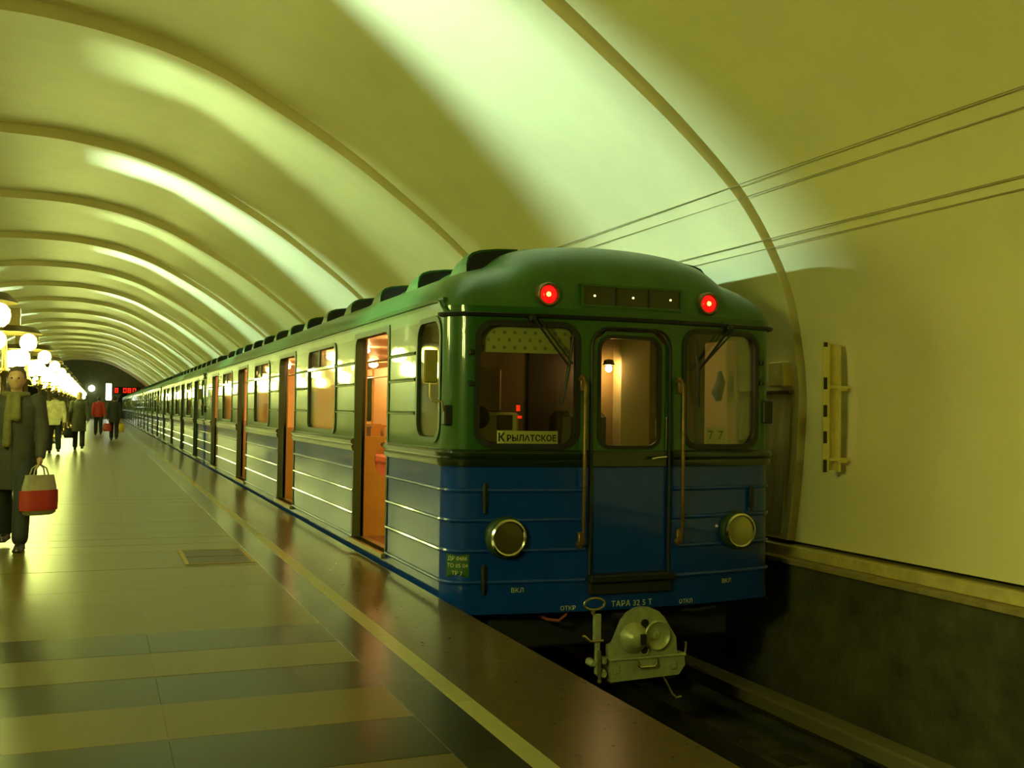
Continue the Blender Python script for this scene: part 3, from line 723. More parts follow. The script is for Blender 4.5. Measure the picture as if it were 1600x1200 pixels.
bm = bmesh.new(); lathe(bm, [(.018, -.005), (.018, .04), (.010, .05)], 'y-', (.005, 0, -.325+ZR), 14); part('valve_pin', bm, 'steel', cp, True)
eb = [(-.27, -.435), (.275, -.435), (.32, -.44), (.325, -.49), (.27, -.565), (-.255, -.575), (-.27, -.565)]
bm = bmesh.new(); sheet(bm, [(-.27, -.425), (.32, -.425), (.325, -.50), (.275, -.565), (-.27, -.58)], [], lambda u, v: ((u, -.02, v+ZR), (0, 1, 0)), .14); part('electric_box', bm, 'coupler', cp)
bm = bmesh.new(); bx(bm, -.28, .33, -.032, .10, -.432+ZR, -.416+ZR, .004); part('box_lid', bm, 'coupler', cp)
bm = bmesh.new(); tube(bm, [(-.075, -.03, -.435+ZR), (-.07, -.045, -.47+ZR), (-.05, -.048, -.485+ZR), (.06, -.048, -.485+ZR), (.08, -.045, -.47+ZR), (.085, -.03, -.435+ZR)], .008, 8); part('lid_handle', bm, 'chrome', cp, True)
for x in (-.23, .23):
    bm = bmesh.new(); bx(bm, x-.02, x+.02, -.034, -.018, -.52+ZR, -.47+ZR, .004); part('lid_clasp', bm, 'coupler', cp)
    bm = bmesh.new(); bx(bm, x-.035, x+.035, 0, .08, -.60+ZR, -.56+ZR, .008); part('box_foot', bm, 'under', cp)
bm = bmesh.new(); tube(bm, [(.29, -.01, -.42+ZR), (.325, -.02, -.41+ZR), (.332, -.02, -.35+ZR), (.325, -.02, -.335+ZR)], .009, 8); part('hook', bm, 'steel', cp, True)
bm = bmesh.new(); tube(bm, [(.17, .02, -.58+ZR), (.20, -.0, -.64+ZR), (.225, -.02, -.70+ZR), (.25, -.03, -.725+ZR), (.29, -.03, -.72+ZR)], .008, 8); part('drain_pipe', bm, 'steel', cp, True)
lv = empty('uncoupling_lever', (0, -.35, 0), parent=car)
bm = bmesh.new(); ring = [(-.395+.078*math.cos(2*PI*k/20), 0, -.03+.040*math.sin(2*PI*k/20)+ZR) for k in range(21)]; tube(bm, ring, .009, 8); part('ring', bm, 'steel', lv, True)
bm = bmesh.new(); tube(bm, [(-.405, 0, -.065+ZR), (-.405, 0, -.10+ZR)], .016, 8); part('shackle', bm, 'steel', lv, True)
bm = bmesh.new(); bx(bm, -.40, -.345, -.015, .02, -.30+ZR, -.10+ZR, .006); bx(bm, -.385, -.35, -.01, .02, -.52+ZR, -.29+ZR, .006); part('post', bm, 'coupler', lv)
bm = bmesh.new(); tube(bm, [(-.49, -.01, -.245+ZR), (-.47, -.01, -.25+ZR), (-.43, -.01, -.285+ZR), (-.33, -.01, -.285+ZR)], .010, 8); part('crossbar', bm, 'steel', lv, True)
bm = bmesh.new(); tube(bm, [(-.36, -.02, -.35+ZR), (-.36, -.02, -.56+ZR)], .012, 8); ball(bm, (-.36, -.02, -.565+ZR), .017, 1); part('rod', bm, 'steel', lv, True)
for (x, z, r) in ((-.405, -.44, .028), (-.325, -.52, .034), (-.32, -.43, .030)):
    bm = bmesh.new(); lathe(bm, [(r, -.06), (r, .0), (r*.6, .02)], 'y-', (x, .0, z+ZR), 16); part('cock', bm, 'coupler', lv, True)
bm = bmesh.new(); tube(bm, [(-.44, -.02, -.10+ZR), (-.49, -.07, -.155+ZR), (-.55, -.09, -.185+ZR), (-.62, -.05, -.18+ZR), (-.66, .1, -.16+ZR)], .011, 8); part('hose', bm, 'hose', None, True)
bm = bmesh.new(); tube(bm, [(.45, .05, -.15+ZR), (.50, .0, -.18+ZR), (.62, -.02, -.185+ZR), (.80, -.02, -.17+ZR)], .014, 8); part('air_pipe', bm, 'under', None, True)
# --- hinges and catches on the front
for x, z in ((-1.10, .70), (-1.10, .13), (1.12, .665)):
    bm = bmesh.new(); q = Vector(fx(x, z)); bx(bm, q.x-.022, q.x+.022, q.y-.022, q.y+.02, q.z-.085, q.z+.085, .008); tube(bm, [q+Vector((-.012, -.03, -.11)), q+Vector((-.012, -.03, .10))], .011, 8); part('hinge', bm, 'rubber', None, True)
for sgn, zs in ((-1, (1.72, 1.50)), (1, (1.72, 1.56))):
    for z in zs:
        bm = bmesh.new(); q = ffn(SE*.5+sgn*(SE*.5-.26), z)[0]; bx(bm, q[0]-.02, q[0]+.02, q[1]-.03, q[1]+.01, q[2]-.018, q[2]+.018, .006); part('catch', bm, 'rubber')
bm = bmesh.new(); q = ffn(SE-.20, 1.33)[0]; bx(bm, q[0]-.03, q[0]+.06, q[1]-.03, q[1]+.03, q[2]-.09, q[2]+.09, .01); part('mirror_mount', bm, 'rubber')
# --- lettering
def letters(s, size, x, z, name='lettering', sp=1.05):
    bm = text_bm(s, size, lambda u, v, d: Vector(fx(x+u, z+v, .006+d)), .001, spacing=sp)
    part(name, bm, 'letter')
letters('ТАРА 32 5 Т', .058, 0.02, -.085)
letters('ОТКР', .043, -.485, -.098); letters('ОТКЛ', .043, .485, -.098)
letters('ВКЛ', .045, -.86, .04); letters('ВКЛ', .045, .87, .03)
bm = bmesh.new(); sa, sb_ = s_of_x(-1.30), s_of_x(-1.15)
s_mid = .185
sheet(bm, [(s_mid-.085, .135), (s_mid+.085, .135), (s_mid+.085, .30), (s_mid-.085, .30)], [], lambda s, z: ffn(s, z, .004), .003, .03); dp = part('data_plate', bm, 'plateg')
for t, z in (('ДР 0486', .268), ('ТО 05 04', .218), ('ТР 7', .165)):
    bm = text_bm(t, .038, lambda u, v, d: Vector(ffn(s_mid+u, z+v, .006+d)[0]), .0008); part('lettering', bm, 'letter', dp)
# --- roof ventilation hoods (both sides)
def hood_bm(s):
    bm = bmesh.new(); W = .42; Ln = .62; n = 8
    sect = [(0, 2.33), (0, 2.43), (.012, 2.485), (.045, 2.52), (.11, 2.543), (.25, 2.562), (W, 2.57), (W, 2.45)]
    rows = []
    for t, k in ((0, 1.0), (.25, .98), (.5, .86), (.8, .55), (1.0, .05)):
        rows.append([bm.verts.new(((-1.06+u+.05*t*t)*(-s), t*Ln, 2.36+(z-2.36)*k if z > 2.36 and i < 6 else (z if i < 1 or i > 6 else 2.50+(z-2.50)*k)) ) for i, (u, z) in enumerate(sect)])
    for r in rows:
        for v in r: v.co.z += ZR
    for a, b in zip(rows, rows[1:]):
        for i in range(len(sect)-1): bm.faces.new((a[i], a[i+1], b[i+1], b[i]))
    mv = [bm.verts.new(((-1.06+u+(.014 if u < .2 else -.014))*(-s), .012, z-.014+ZR)) for u, z in sect]
    f = bm.faces.new(mv); f.material_index = 1  # black face put in for the shade inside the vent mouth
    for i in range(len(sect)-1): bm.faces.new((rows[0][i], rows[0][i+1], mv[i+1], mv[i]))
    return bm
hood_l = part('roof_vent', hood_bm(-1), ['roof', 'dark']); hood_r = part('roof_vent', hood_bm(1), ['roof', 'dark'])
bpy.context.view_layer.update()
for i in range(13):
    y = .58+1.31*i
    if i == 0: hood_l.location.y = y; hood_r.location.y = y
    else:
        if y < CARL-.7: link_copy(hood_l, car, (0, y, 0)); link_copy(hood_r, car, (0, y, 0))
# --- passenger saloon seen through the doors
IN = ('saloon', 'seat_end', 'bench', 'saloon_lamp', 'cab')
sal = empty('saloon', (0, 0, 0), parent=car)
bm = bmesh.new(); bx(bm, -1.24, 1.28, 1.22, CARL-.08, .06+ZR, .09+ZR); part('floor_covering', bm, 'ifloor', sal)
bm = bmesh.new(); bx(bm, -1.30, 1.30, 1.22, CARL-.08, 2.10+ZR, 2.13+ZR); part('lining_ceiling', bm, 'iceil', sal)
bm = bmesh.new(); sheet(bm, [(1.22, .09), (CARL-.08, .09), (CARL-.08, 2.10), (1.22, 2.10)], [rrect(y-WW, y+WW, 1.083, 1.975, .09, 4) for y in WINS]+[rrect(y+dx-.24, y+dx+.24, 1.1, 1.9, .06, 3) for y in DOORS for dx in (-.3, .3)], lambda u, v: ((1.30, u, v+ZR), (1, 0, 0)), .02); part('lining_wall', bm, 'iwall', sal)
bm = bmesh.new()
for a, b in segs[1:]: sheet(bm, [(a+.04, .09), (b-.04, .09), (b-.04, 1.08), (a+.04, 1.08)], [], lambda u, v: ((-1.24, u, v+ZR), (-1, 0, 0)), .015); sheet(bm, [(a+.04, 1.98), (b-.04, 1.98), (b-.04, 2.1), (a+.04, 2.1)], [], lambda u, v: ((-1.24, u, v+ZR), (-1, 0, 0)), .015)
for y in WINS:
    for s in (-1, 1): sheet(bm, [(y+s*(WW+.0), 1.08), (y+s*(1.61), 1.08), (y+s*1.61, 1.98), (y+s*WW, 1.98)], [], lambda u, v: ((-1.24, u, v+ZR), (-1, 0, 0)), .015)
part('lining_wall', bm, 'orange', sal)
for y, m in ((1.22, 'iwall'), (CARL-.10, 'iwall')):
    bm = bmesh.new(); bx(bm, -1.30, 1.30, y-.02, y+.02, .06+ZR, 2.12+ZR); part('bulkhead', bm, m, sal)
for k, y in enumerate(DOORS):
    for dy in (-.67, .67):
        for s in (-1, 1):
            if (k == 0 and dy < 0) or (k == 3 and dy > 0): continue
            bm = bmesh.new(); pts_ = [(-1.24, .09), (-.72, .09), (-.72, .98), (-.78, 1.05), (-1.24, 1.05)]
            hole = [(-1.0+.15*math.cos(t), .83+.19*math.sin(t)) for t in [2*PI*i/18 for i in range(18)]]
            sheet(bm, [(-s*u, v) for u, v in pts_], [[(-s*u, v) for u, v in hole]], lambda u, v: ((u, y+dy, v+ZR), (0, 1, 0)), .03)
            tube(bm, [(s*.74, y+dy+.015, 1.0+ZR), (s*.74, y+dy+.015, 2.1+ZR)], .016, 8)
            part('seat_end', bm, 'orange', sal)
for a, b in segs[1:4]:
    for s in (-1, 1):
        be = bmesh.new(); bx(be, min(s*.75, s*1.2), max(s*.75, s*1.2), a+.12, b-.12, .42+ZR, .56+ZR, .03); bx(be, min(s*.8, s*1.2), max(s*.8, s*1.2), a+.14, b-.14, .09+ZR, .42+ZR); part('bench_seat', be, 'seat', sal)
        be = bmesh.new(); bx(be, min(s*1.12, s*1.22), max(s*1.12, s*1.22), a+.12, b-.12, .57+ZR, 1.02+ZR, .03); part('bench_back', be, 'seatback', sal)
for s in (-1, 1):
    bm = bmesh.new(); tube(bm, [(s*.72, 1.3, 1.86+ZR), (s*.72, CARL-.15, 1.86+ZR)], .016, 8); part('grab_rail', bm, 'steel', sal, True)
for i in range(8):
    for s in (-1, 1):
        bm = bmesh.new(); ball(bm, (s*.55, 2.1+1.95*i, 2.055+ZR), .075, 2, (1, 1, .7)); part('saloon_lamp', bm, 'bulb', car, True)
# --- driver's cab seen through the windscreens
cab = empty('cab', (0, 0, 0), parent=car)
bm = bmesh.new(); bx(bm, -1.29, -.34, 1.10, 1.14, .05+ZR, 2.05+ZR); bx(bm, -.34, .34, 1.10, 1.14, 1.95+ZR, 2.05+ZR); bx(bm, .34, 1.29, 1.12, 1.14, .05+ZR, 2.05+ZR); part('rear_wall', bm, 'cabwall', cab)
bm = bmesh.new(); bx(bm, -.33, .33, 1.09, 1.13, .06+ZR, 1.94+ZR, .01); part('cab_door', bm, 'cabdark', cab)
bm = bmesh.new(); bx(bm, -1.29, 1.29, .12, 1.14, .03+ZR, .06+ZR); part('cab_floor', bm, 'cabdark', cab)
bm = bmesh.new(); bx(bm, -1.25, 1.25, .25, 1.14, 2.02+ZR, 2.05+ZR); part('cab_ceiling', bm, 'cabpale', cab)
bm = bmesh.new(); bx(bm, -1.22, -.36, .08, .48, .62+ZR, 1.06+ZR, .03); part('control_desk', bm, 'cabwall', cab)
bm = bmesh.new(); bx(bm, -1.12, -.72, .30, .46, 1.06+ZR, 1.30+ZR, .02); bx(bm, -1.14, -1.02, .34, .5, 1.56+ZR, 1.72+ZR, .02); part('instrument_box', bm, 'cabpale', cab)
bm = bmesh.new(); bx(bm, -1.14, -.60, .98, 1.08, 1.30+ZR, 1.66+ZR, .02); part('fuse_cabinet', bm, 'cabwall', cab)
bm = bmesh.new(); lathe(bm, [(.085, -.02), (.085, .01), (.07, .02), (.02, .022)], 'y-', (-1.05, .28, 1.26+ZR), 20); part('gauge', bm, 'cabdark', cab, True)
bm = bmesh.new(); bx(bm, -.90, -.78, .285, .30, 1.17+ZR, 1.28+ZR, .005); part('dark_dial', bm, 'cabdark', cab)
bm = bmesh.new(); bx(bm, -.735, -.71, .31, .325, 1.31+ZR, 1.355+ZR); bx(bm, -.735, -.695, .31, .325, 1.255+ZR, 1.275+ZR); part('signal_lamp', bm, 'led', cab)
bl = empty('sun_blind', (0, 0, 0), parent=cab)
bm = bmesh.new(); sheet(bm, [(-1.14, 1.73), (-.46, 1.73), (-.46, 1.955), (-1.14, 1.955)], [], lambda u, v: ((u, plan_y(u)+.075, v+ZR), (0, 1, 0)), .006, .1)
for j, z in enumerate((1.765, 1.82, 1.875, 1.93)):
    for i in range(9):
        x = -1.10+.075*i+(.037 if j % 2 else 0)
        if x > -.48: continue
        q = Vector((x, plan_y(x)+.0742, z+ZR))
        vs_ = [bm.verts.new(q+Vector((.014*math.cos(t), 0, .014*math.sin(t)))) for t in [2*PI*k/8 for k in range(8)]]
        f = bm.faces.new(vs_); f.material_index = 1
part('blind_cloth', bm, ['blind', 'dot'], bl)
bm = bmesh.new(); bx(bm, .46, .62, .12, .36, 1.00+ZR, 1.28+ZR, .02); bx(bm, .46, .75, .95, 1.09, .06+ZR, 1.95+ZR, .01); part('switch_cabinet', bm, 'cabpale', cab)
bm = bmesh.new(); bx(bm, 1.255, 1.285, .40, .90, .30+ZR, 1.93+ZR, .01); part('pale_panel', bm, 'cabpale', cab)
bm = bmesh.new(); bx(bm, -.20, .19, .62, .98, .60+ZR, 1.32+ZR, .05); part('seat', bm, 'cabdark', cab)
bm = bmesh.new(); bx(bm, .62, .64, .30, .32, 1.06+ZR, 1.56+ZR); part('grab_bar', bm, 'chrome', cab)
bm = bmesh.new(); bx(bm, .45, 1.2, .08, .44, .62+ZR, 1.05+ZR, .02); part('side_desk', bm, 'cabwall', cab)
bm = bmesh.new(); ball(bm, (.34, .93, 1.68+ZR), .028, 2); part('cab_bulb', bm, 'cabbulb', cab, True)
bm = bmesh.new(); lathe(bm, [(.05, 0), (.04, .04), (.012, .05)], 'z', (.34, .93, 1.71+ZR), 14); part('lamp_cap', bm, 'cabdark', cab, True)
# --- the rest of the train
SKIP = {'saloon_lamp', 'cab', 'lettering', 'data_plate', 'hose', 'uncoupling_lever', 'drain_pipe', 'coupler'}
labels = ['green over blue metro car coupled directly behind the nearest car', 'third metro car back from the cab front', 'fourth metro car back from the cab front',
          'fifth metro car back from the cab front', 'farthest metro car at the head of the train by the end wall']
for i in range(1, 6):
    c = copy_tree(car, None, SKIP if i == 1 else SKIP | {'saloon', 'bogie', 'tail_lamp', 'headlight', 'handrail', 'pane_reflection'} if i > 1 else SKIP)
    c.location = (TXC, YF+PITCH*i, -ZR); c['label'] = labels[i-1]
bpy.context.view_layer.update()

# ------------------------------------------------------------------ cards and cloth lying in the cab
def C2W(p): return Vector((TXC+p[0], YF+p[1], p[2]))
cx, cz = -.78, 1.118
y_ = plan_y(cx)+.05
crd = tag(empty('destination_card', C2W((cx, y_, cz-.045))), 'cream destination card lettered КРЫЛАТСКОЕ standing at the foot of the left windscreen', 'sign')
bm = bmesh.new(); bx(bm, -.235, .235, -.002, .002, 0, .095); finish('board', bm, 'card', crd)
bm = text_bm('К', .080, lambda u, v, d: (-.204+u, -.003-d, .046+v), .0008, bold=.0022); finish('lettering', bm, 'ink', crd)
bm = text_bm('РЫЛАТСКОЕ', .060, lambda u, v, d: (.030+u, -.003-d, .041+v), .0008, spacing=1.04, bold=.0016); finish('lettering', bm, 'ink', crd)
for k, x in enumerate((.745, .842)):
    y_ = plan_y(x)+.06
    t = tag(empty('number_card', C2W((x, y_, 1.080))), '%s white card with a black 7 behind the right windscreen' % ('left-hand' if k == 0 else 'right-hand'), 'number card', 'number cards in the right windscreen')
    bm = bmesh.new(); bx(bm, -.042, .042, -.002, .002, 0, .125, .0); finish('board', bm, 'white', t)
    bm = text_bm('7', .10, lambda u, v, d: (u, -.003-d, .062+v), .0008); finish('lettering', bm, 'ink', t)
bm = bmesh.new(); tube(bm, [(0, 0, .25), (.01, 0, .16), (-.02, .01, .06), (-.01, 0, 0)], [.015, .04, .05, .025], 10)
tag(finish('hanging_cloth', bm, 'bluecloth', smooth=True, loc=C2W((1.17, .52, 1.42))), 'blue cloth hanging inside the cab beside the pale panel, seen through the right windscreen', 'cloth')

# ------------------------------------------------------------------ torch lamps down the platform
def make_lamp(strong, lit=True):
    r = empty('torchere', (0, 0, 0))
    bm = bmesh.new(); lathe(bm, [(.26, 0), (.26, .06), (.22, .10), (.14, .16), (.11, .42), (.07, .50)], 'z', (0, 0, 0), 20); finish('base', bm, 'lampmetal', r, True)
    bm = bmesh.new(); lathe(bm, [(.055, .50), (.05, 1.2), (.075, 1.25), (.05, 1.30), (.045, 1.80), (.09, 1.86), (.11, 1.92), (.05, 1.98), (.04, 2.45), (.03, 2.5)], 'z', (0, 0, 0), 16); finish('pole', bm, 'lampmetal', r, True)
    for k in range(6):
        a = 2*PI*k/6+.3; c, s = math.cos(a), math.sin(a); R = .40; z = 2.12 if k % 2 else 2.42
        bm = bmesh.new(); tube(bm, [(.05*c, .05*s, 1.92), (.25*c, .25*s, 1.86+.0*z), (R*c, R*s, z-.22), (R*c, R*s, z-.12)], .014, 6); lathe(bm, [(.02, z-.16), (.07, z-.14), (.075, z-.12)], 'z', (R*c, R*s, 0), 10); finish('arm', bm, 'lampmetal', r, True)
        bm = bmesh.new(); ball(bm, (R*c, R*s, z+.03), .15, 2, (1, 1, 1.1)); finish('globe', bm, 'globe' if lit else 'globe_near', r, True)
    bm = bmesh.new(); lathe(bm, [(.03, 2.66), (.20, 2.665), (.50, 2.70), (.61, 2.60), (.62, 2.605), (.51, 2.715), (.20, 2.69), (.03, 2.69)], 'z', (0, 0, 0), 28); finish('crown_shield', bm, 'lampmetal', r, True)  # added disc, keeps the globes' light off the vault crown
    for sy in (-.048, .085):
        bm = bmesh.new(); bx(bm, -.25, .25, sy-.004, sy+.004, 2.70, 3.06, .002); finish('cutoff_plate', bm, 'lampmetal', r)  # added plates, cut the tube's light to a band on the vault
    bm = bmesh.new(); bx(bm, -.085, .085, -.048, .085, 2.96, 2.97, .002); finish('cutoff_cap', bm, 'lampmetal', r)  # added cap, dims the tube's band towards the crown
    bm = bmesh.new(); ball(bm, (0, 0, 2.81), .03, 2); finish('lamp_tube', bm, ('tube' if strong else 'tube_dim') if lit else 'white', r, True)
    bm = bmesh.new(); tube(bm, [(0, 0, 2.68), (0, 0, 2.775)], .02, 8); finish('lamp_holder', bm, 'lampmetal', r)
    return r
lampA = make_lamp(True); lampB = make_lamp(False); lampC = make_lamp(False, False)
ORD = ['nearest', 'second', 'third', 'fourth', 'fifth', 'sixth', 'seventh', 'eighth', 'ninth', 'tenth', 'eleventh', 'twelfth', 'thirteenth', 'fourteenth', 'fifteenth']
for i, y in enumerate(LAMP_YS):
    src = lampC if y < 5 else (lampB if i % 2 == 0 else lampA)
    o = copy_tree(src)
    o.location = (XC+.05, y, 0)
    if y > 17:
        lab = '%s globe floor lamp in the row along the platform, counted from the viewer' % ORD[i-3]
        if i == len(LAMP_YS)-1: lab = 'farthest globe floor lamp in the row, just before the dark end wall'
    else: lab = 'globe floor lamp outside the photo at left, level with the %s' % ('viewer' if y < 5 else 'cab front' if y < 10 else 'middle of the nearest car')
    tag(o, lab, 'floor lamp', 'globe lamps along the platform')

for r_ in (lampA, lampB, lampC):
    for o in list(r_.children): bpy.data.objects.remove(o)
    bpy.data.objects.remove(r_)
# ------------------------------------------------------------------ far end fittings
wl = tag(empty('wall_lamp', (-.70, Y_END-.02, 2.9)), 'round white lamp on the dark end wall', 'wall lamp')
bm = bmesh.new(); ball(bm, (0, -.36, .30), .34, 2); finish('globe', bm, 'walllamp', wl, True)
bm = bmesh.new(); bx(bm, -.08, .08, -.10, .02, .1, .5, .02); tube(bm, [(0, -.05, .15), (0, -.3, .0)], .03, 6); finish('wall_plate', bm, 'lampmetal', wl)
wl = tag(empty('light_panel', (1.0, Y_END-.06, 2.0)), 'tall narrow white lit panel on the dark end wall beside the red clock', 'lit panel')
bm = bmesh.new(); bx(bm, -.28, .28, -.16, -.08, .0, 1.75, .05); finish('diffuser', bm, 'walllamp', wl)
bm = bmesh.new(); bx(bm, -.33, .33, -.09, .02, -.06, 1.82, .02); finish('case', bm, 'lampmetal', wl)
ck = tag(empty('interval_clock', (3.35, Y_END-.10, 3.05)), 'long dark clock panel with glowing red digits above the tunnel mouth', 'clock')
bm = bmesh.new(); bx(bm, -1.85, 1.7, -.15, .05, -.38, .38, .03); finish('case', bm, 'dark', ck)
SEGS = {'0': 'abcdef', '1': 'bc', '2': 'abged', '3': 'abgcd', '4': 'fgbc', '5': 'afgcd', '8': 'abcdefg'}
def digit(bm, ch, x, w=.34, h=.5, t=.09):
    for s in SEGS[ch]:
        r = dict(a=(x, x+w, h/2-t, h/2), d=(x, x+w, -h/2, -h/2+t), g=(x, x+w, -t/2, t/2), f=(x, x+t, 0, h/2), b=(x+w-t, x+w, 0, h/2), e=(x, x+t, -h/2, 0), c=(x+w-t, x+w, -h/2, 0))[s]
        bx(bm, r[0], r[1], -.18, -.14, r[2], r[3])
for i, (ch, x) in enumerate((('8', -1.75), ('0', -.9), ('8', -.45), ('0', .05), ('8', .9), ('8', 1.3))):
    bm = bmesh.new(); digit(bm, ch, x); finish('digit', bm, 'led', ck)

# ------------------------------------------------------------------ on the right wall
def wall_cable(z, off, r, nm, lab):
    bm = bmesh.new(); x = wall_x(z)-off; y = Y_START+.1; P = []
    while y < 60: P.append((x, y, z)); y += 6.25
    tube(bm, P, r, 6); tag(finish(nm, bm, 'cable', smooth=True), lab, 'cable', 'cables along the right wall')
wall_cable(3.225, .10, .0045, 'wall_cable', 'upper thin cable of the upper pair strung along the curved right wall')
wall_cable(3.14, .07, .0035, 'wall_cable', 'lower thin cable of the upper pair strung along the curved right wall')
wall_cable(2.80, .08, .0045, 'wall_cable', 'upper thin cable of the lower pair strung along the curved right wall')
wall_cable(2.735, .06, .0035, 'wall_cable', 'lower thin cable of the lower pair strung along the curved right wall')
bk = tag(empty('gauge_board', (5.42, 6.86, .86)), 'upright yellow gauge board with black dashes bracketed out from the right wall', 'board')
bm = bmesh.new(); bx(bm, -.045, .015, -.012, .012, 0, 1.04, .003); finish('edge_board', bm, 'bracket', bk)
for z0, z1 in ((1.00, 1.035), (.66, .755), (.44, .535), (.23, .325), (.0, .10)):
    bm = bmesh.new(); bx(bm, -.0455, -.012, -.0165, -.0118, z0, z1); finish('black_dash', bm, 'yblack', bk)
bm = bmesh.new(); bx(bm, .015, .13, .040, .052, .01, 1.03, .003); finish('back_plate', bm, 'bracket', bk)
bm = bmesh.new(); bx(bm, .115, .140, .0, .052, .0, 1.02, .003); finish('flange', bm, 'bracket', bk)
for z in (.10, .68):
    bm = bmesh.new(); bx(bm, .0, .235, -.005, .02, z-.012, z+.012, .003); bx(bm, .10, .20, -.01, .04, z-.03, z-.012, .003); finish('bracket_arm', bm, 'bracket', bk)
jb = tag(empty('junction_box', (5.655, 7.75, 1.56)), 'small pale junction box on the right wall behind the cab corner', 'junction box')
bm = bmesh.new(); bx(bm, -.09, .03, -.10, .10, 0, .22, .01); finish('box', bm, 'bracket', jb)
bm = bmesh.new(); bx(bm, -.10, -.09, -.09, .09, .01, .21, .003); finish('lid', bm, 'kerb', jb)
sht = tag(empty('cladding_sheet', (5.60, 7.64, .28)), 'streaked pale sheet fixed low on the right wall behind the cab', 'wall sheet')
bm = bmesh.new(); v = []
for y in (0, 2.4):
    for dx, z in ((-.035, 0), (.075, 1.22), (.06, 1.22), (-.05, 0)): v.append(bm.verts.new((dx, y, z)))
for q in ((0, 1, 2, 3), (7, 6, 5, 4), (0, 4, 5, 1), (1, 5, 6, 2), (2, 6, 7, 3), (3, 7, 4, 0)): bm.faces.new([v[i] for i in q])
finish('panel', bm, 'sheet', sht)
bm = bmesh.new(); bx(bm, .01, .07, -.02, 2.42, 1.225, 1.25, .005); finish('top_rail', bm, 'brass', sht)

# ------------------------------------------------------------------ people
def remeshed(bm, vox):
    me = bpy.data.meshes.new('t'); bm.to_mesh(me); bm.free(); o = bpy.data.objects.new('t', me); COL.objects.link(o)
    md = o.modifiers.new('r', 'REMESH'); md.mode = 'VOXEL'; md.voxel_size = vox; md.use_smooth_shade = True
    ms = o.modifiers.new('s', 'SMOOTH'); ms.factor = .5; ms.iterations = 3
    dg = bpy.context.evaluated_depsgraph_get(); m2 = bpy.data.meshes.new_from_object(o.evaluated_get(dg))
    b = bmesh.new(); b.from_mesh(m2); bpy.data.objects.remove(o); bpy.data.meshes.remove(me); bpy.data.meshes.remove(m2); return b
def blob(bm, pts, rad, n=12):
    """tapered tube with ball joints"""
    tube(bm, pts, rad, n)
    rr = rad if isinstance(rad, (list, tuple)) else [rad]*len(pts)
    for p, r in zip(pts, rr): ball(bm, p, r*.99, 2)
def loft(bm, rows, n=20):
    """rows: (cx, cy, z, rx, ry)"""
    R = []
    for cx, cy, z, rx, ry in rows: R.append([bm.verts.new((cx+rx*math.cos(2*PI*k/n), cy+ry*math.sin(2*PI*k/n), z)) for k in range(n)])
    for a, b in zip(R, R[1:]):
        for k in range(n): bm.faces.new((a[k], a[(k+1) % n], b[(k+1) % n], b[k]))
    bm.faces.new(R[0]); bm.faces.new(R[-1])
